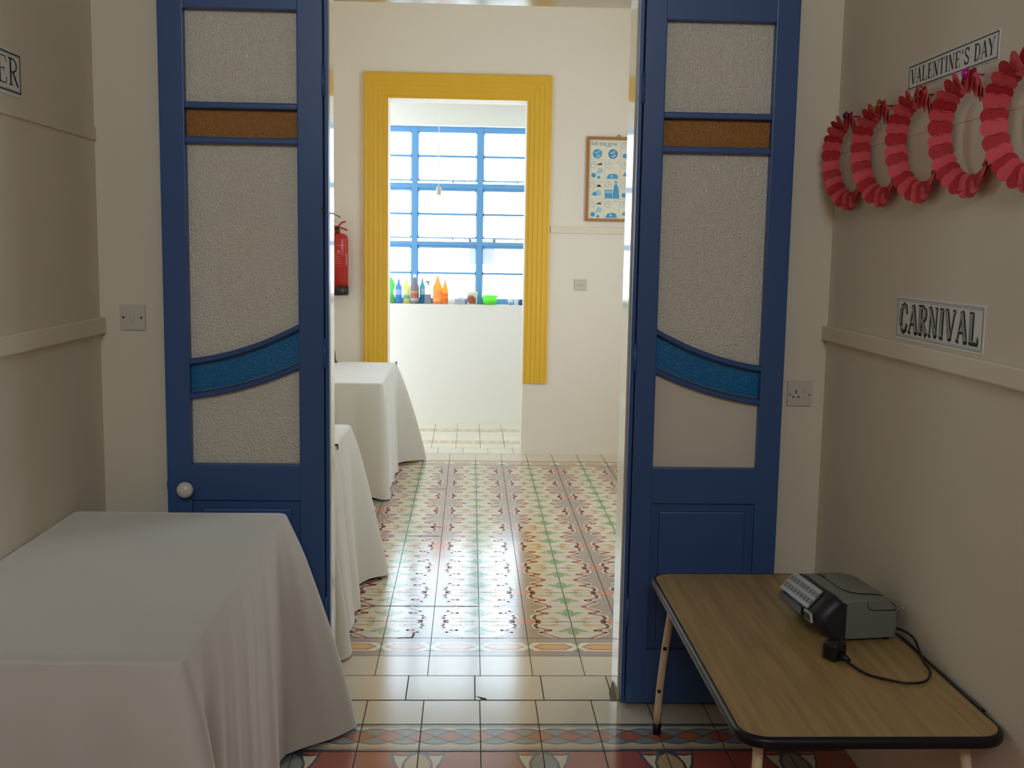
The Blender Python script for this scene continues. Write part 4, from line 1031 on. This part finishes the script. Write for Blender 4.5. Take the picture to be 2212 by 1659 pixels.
b = MB().lathe([(.016, SZ), (.018, SZ + .03), (.011, SZ + .045), (.011, SZ + .055)], (.462, 9.88, 0), 16)
tag(build('paint_pot', b, mat_thin('navy_plastic', (70, 90, 140), .3), None, (.462, 9.88, SZ)), 'tiny dark blue pot at the end of the sill', 'pot')

# ------------------------------------------------------------------ light
wd = bpy.data.worlds.new('sky'); SC.world = wd; wd.use_nodes = True
bg = wd.node_tree.nodes['Background']; bg.inputs['Color'].default_value = (.78, .89, 1., 1); bg.inputs['Strength'].default_value = 6.
def window_light(name, loc, rot, sx, sy, power, col):
    l = bpy.data.lights.new(name, 'AREA'); l.shape = 'RECTANGLE'; l.size = sx; l.size_y = sy; l.energy = power; l.color = col
    o = bpy.data.objects.new(name, l); COL.objects.link(o); o.location = loc; o.rotation_euler = rot; return o
# daylight entering by the openings: behind the camera, second room's side window, ends of the end room
window_light('daylight_back', (0, YB + .05, (BZ0 + BZ1) / 2), (PI / 2, 0, 0), 1.6, 1.0, 28, (.94, .97, 1.))
def portal(loc, rot, sx, sy):
    l = bpy.data.lights.new('sky_portal', 'AREA'); l.shape = 'RECTANGLE'; l.size = sx; l.size_y = sy; l.cycles.is_portal = True
    o = bpy.data.objects.new('sky_portal', l); COL.objects.link(o); o.location = loc; o.rotation_euler = rot
portal((MXR + .19, (SY0 + SY1) / 2, (SZ0 + SZ1) / 2), (0, PI / 2, 0), SZ1 - SZ0, SY1 - SY0)
portal((MXL - .19, (LY0 + LY1) / 2, (LZ0 + LZ1) / 2), (0, -PI / 2, 0), LZ1 - LZ0, LY1 - LY0)
portal((0, YB + .01, (BZ0 + BZ1) / 2), (PI / 2, 0, 0), BX1 - BX0, BZ1 - BZ0)
for sg in (-1, 1): portal((sg * 2.39, (WY2 + EY) / 2, (EZ0 + EZ1) / 2), (0, sg * PI / 2, 0), EZ1 - EZ0, EY - WY2 - .24)
portal((.055, EY + .26, (QZ0 + QZ1) / 2), (-PI / 2, 0, 0), QX1 - QX0, QZ1 - QZ0)

# ------------------------------------------------------------------ camera
f_px, yaw, pitch, roll, hc = 2327.59, -.03987, -.12421, .0167, 1.61091
cam = bpy.data.cameras.new('camera'); cam.sensor_fit = 'HORIZONTAL'; cam.sensor_width = 36; cam.lens = f_px * 36 / 2212; cam.clip_start = .05
co = bpy.data.objects.new('camera', cam); COL.objects.link(co)
co.matrix_world = Matrix.Translation((0, 0, hc)) @ Matrix.Rotation(yaw, 4, 'Z') @ Matrix.Rotation(PI / 2 + pitch, 4, 'X') @ Matrix.Rotation(roll, 4, 'Z')
SC.camera = co
SC.view_settings.view_transform = 'Standard'; SC.view_settings.look = 'None'; SC.view_settings.gamma = 1; SC.view_settings.use_curve_mapping = False
SC.view_settings.exposure = 0.
SC.cycles.use_denoising = True; SC.cycles.max_bounces = 12; SC.cycles.diffuse_bounces = 8; SC.cycles.glossy_bounces = 6; SC.cycles.transparent_max_bounces = 12
SC.cycles.sample_clamp_indirect = 6; SC.cycles.caustics_reflective = False; SC.cycles.caustics_refractive = False
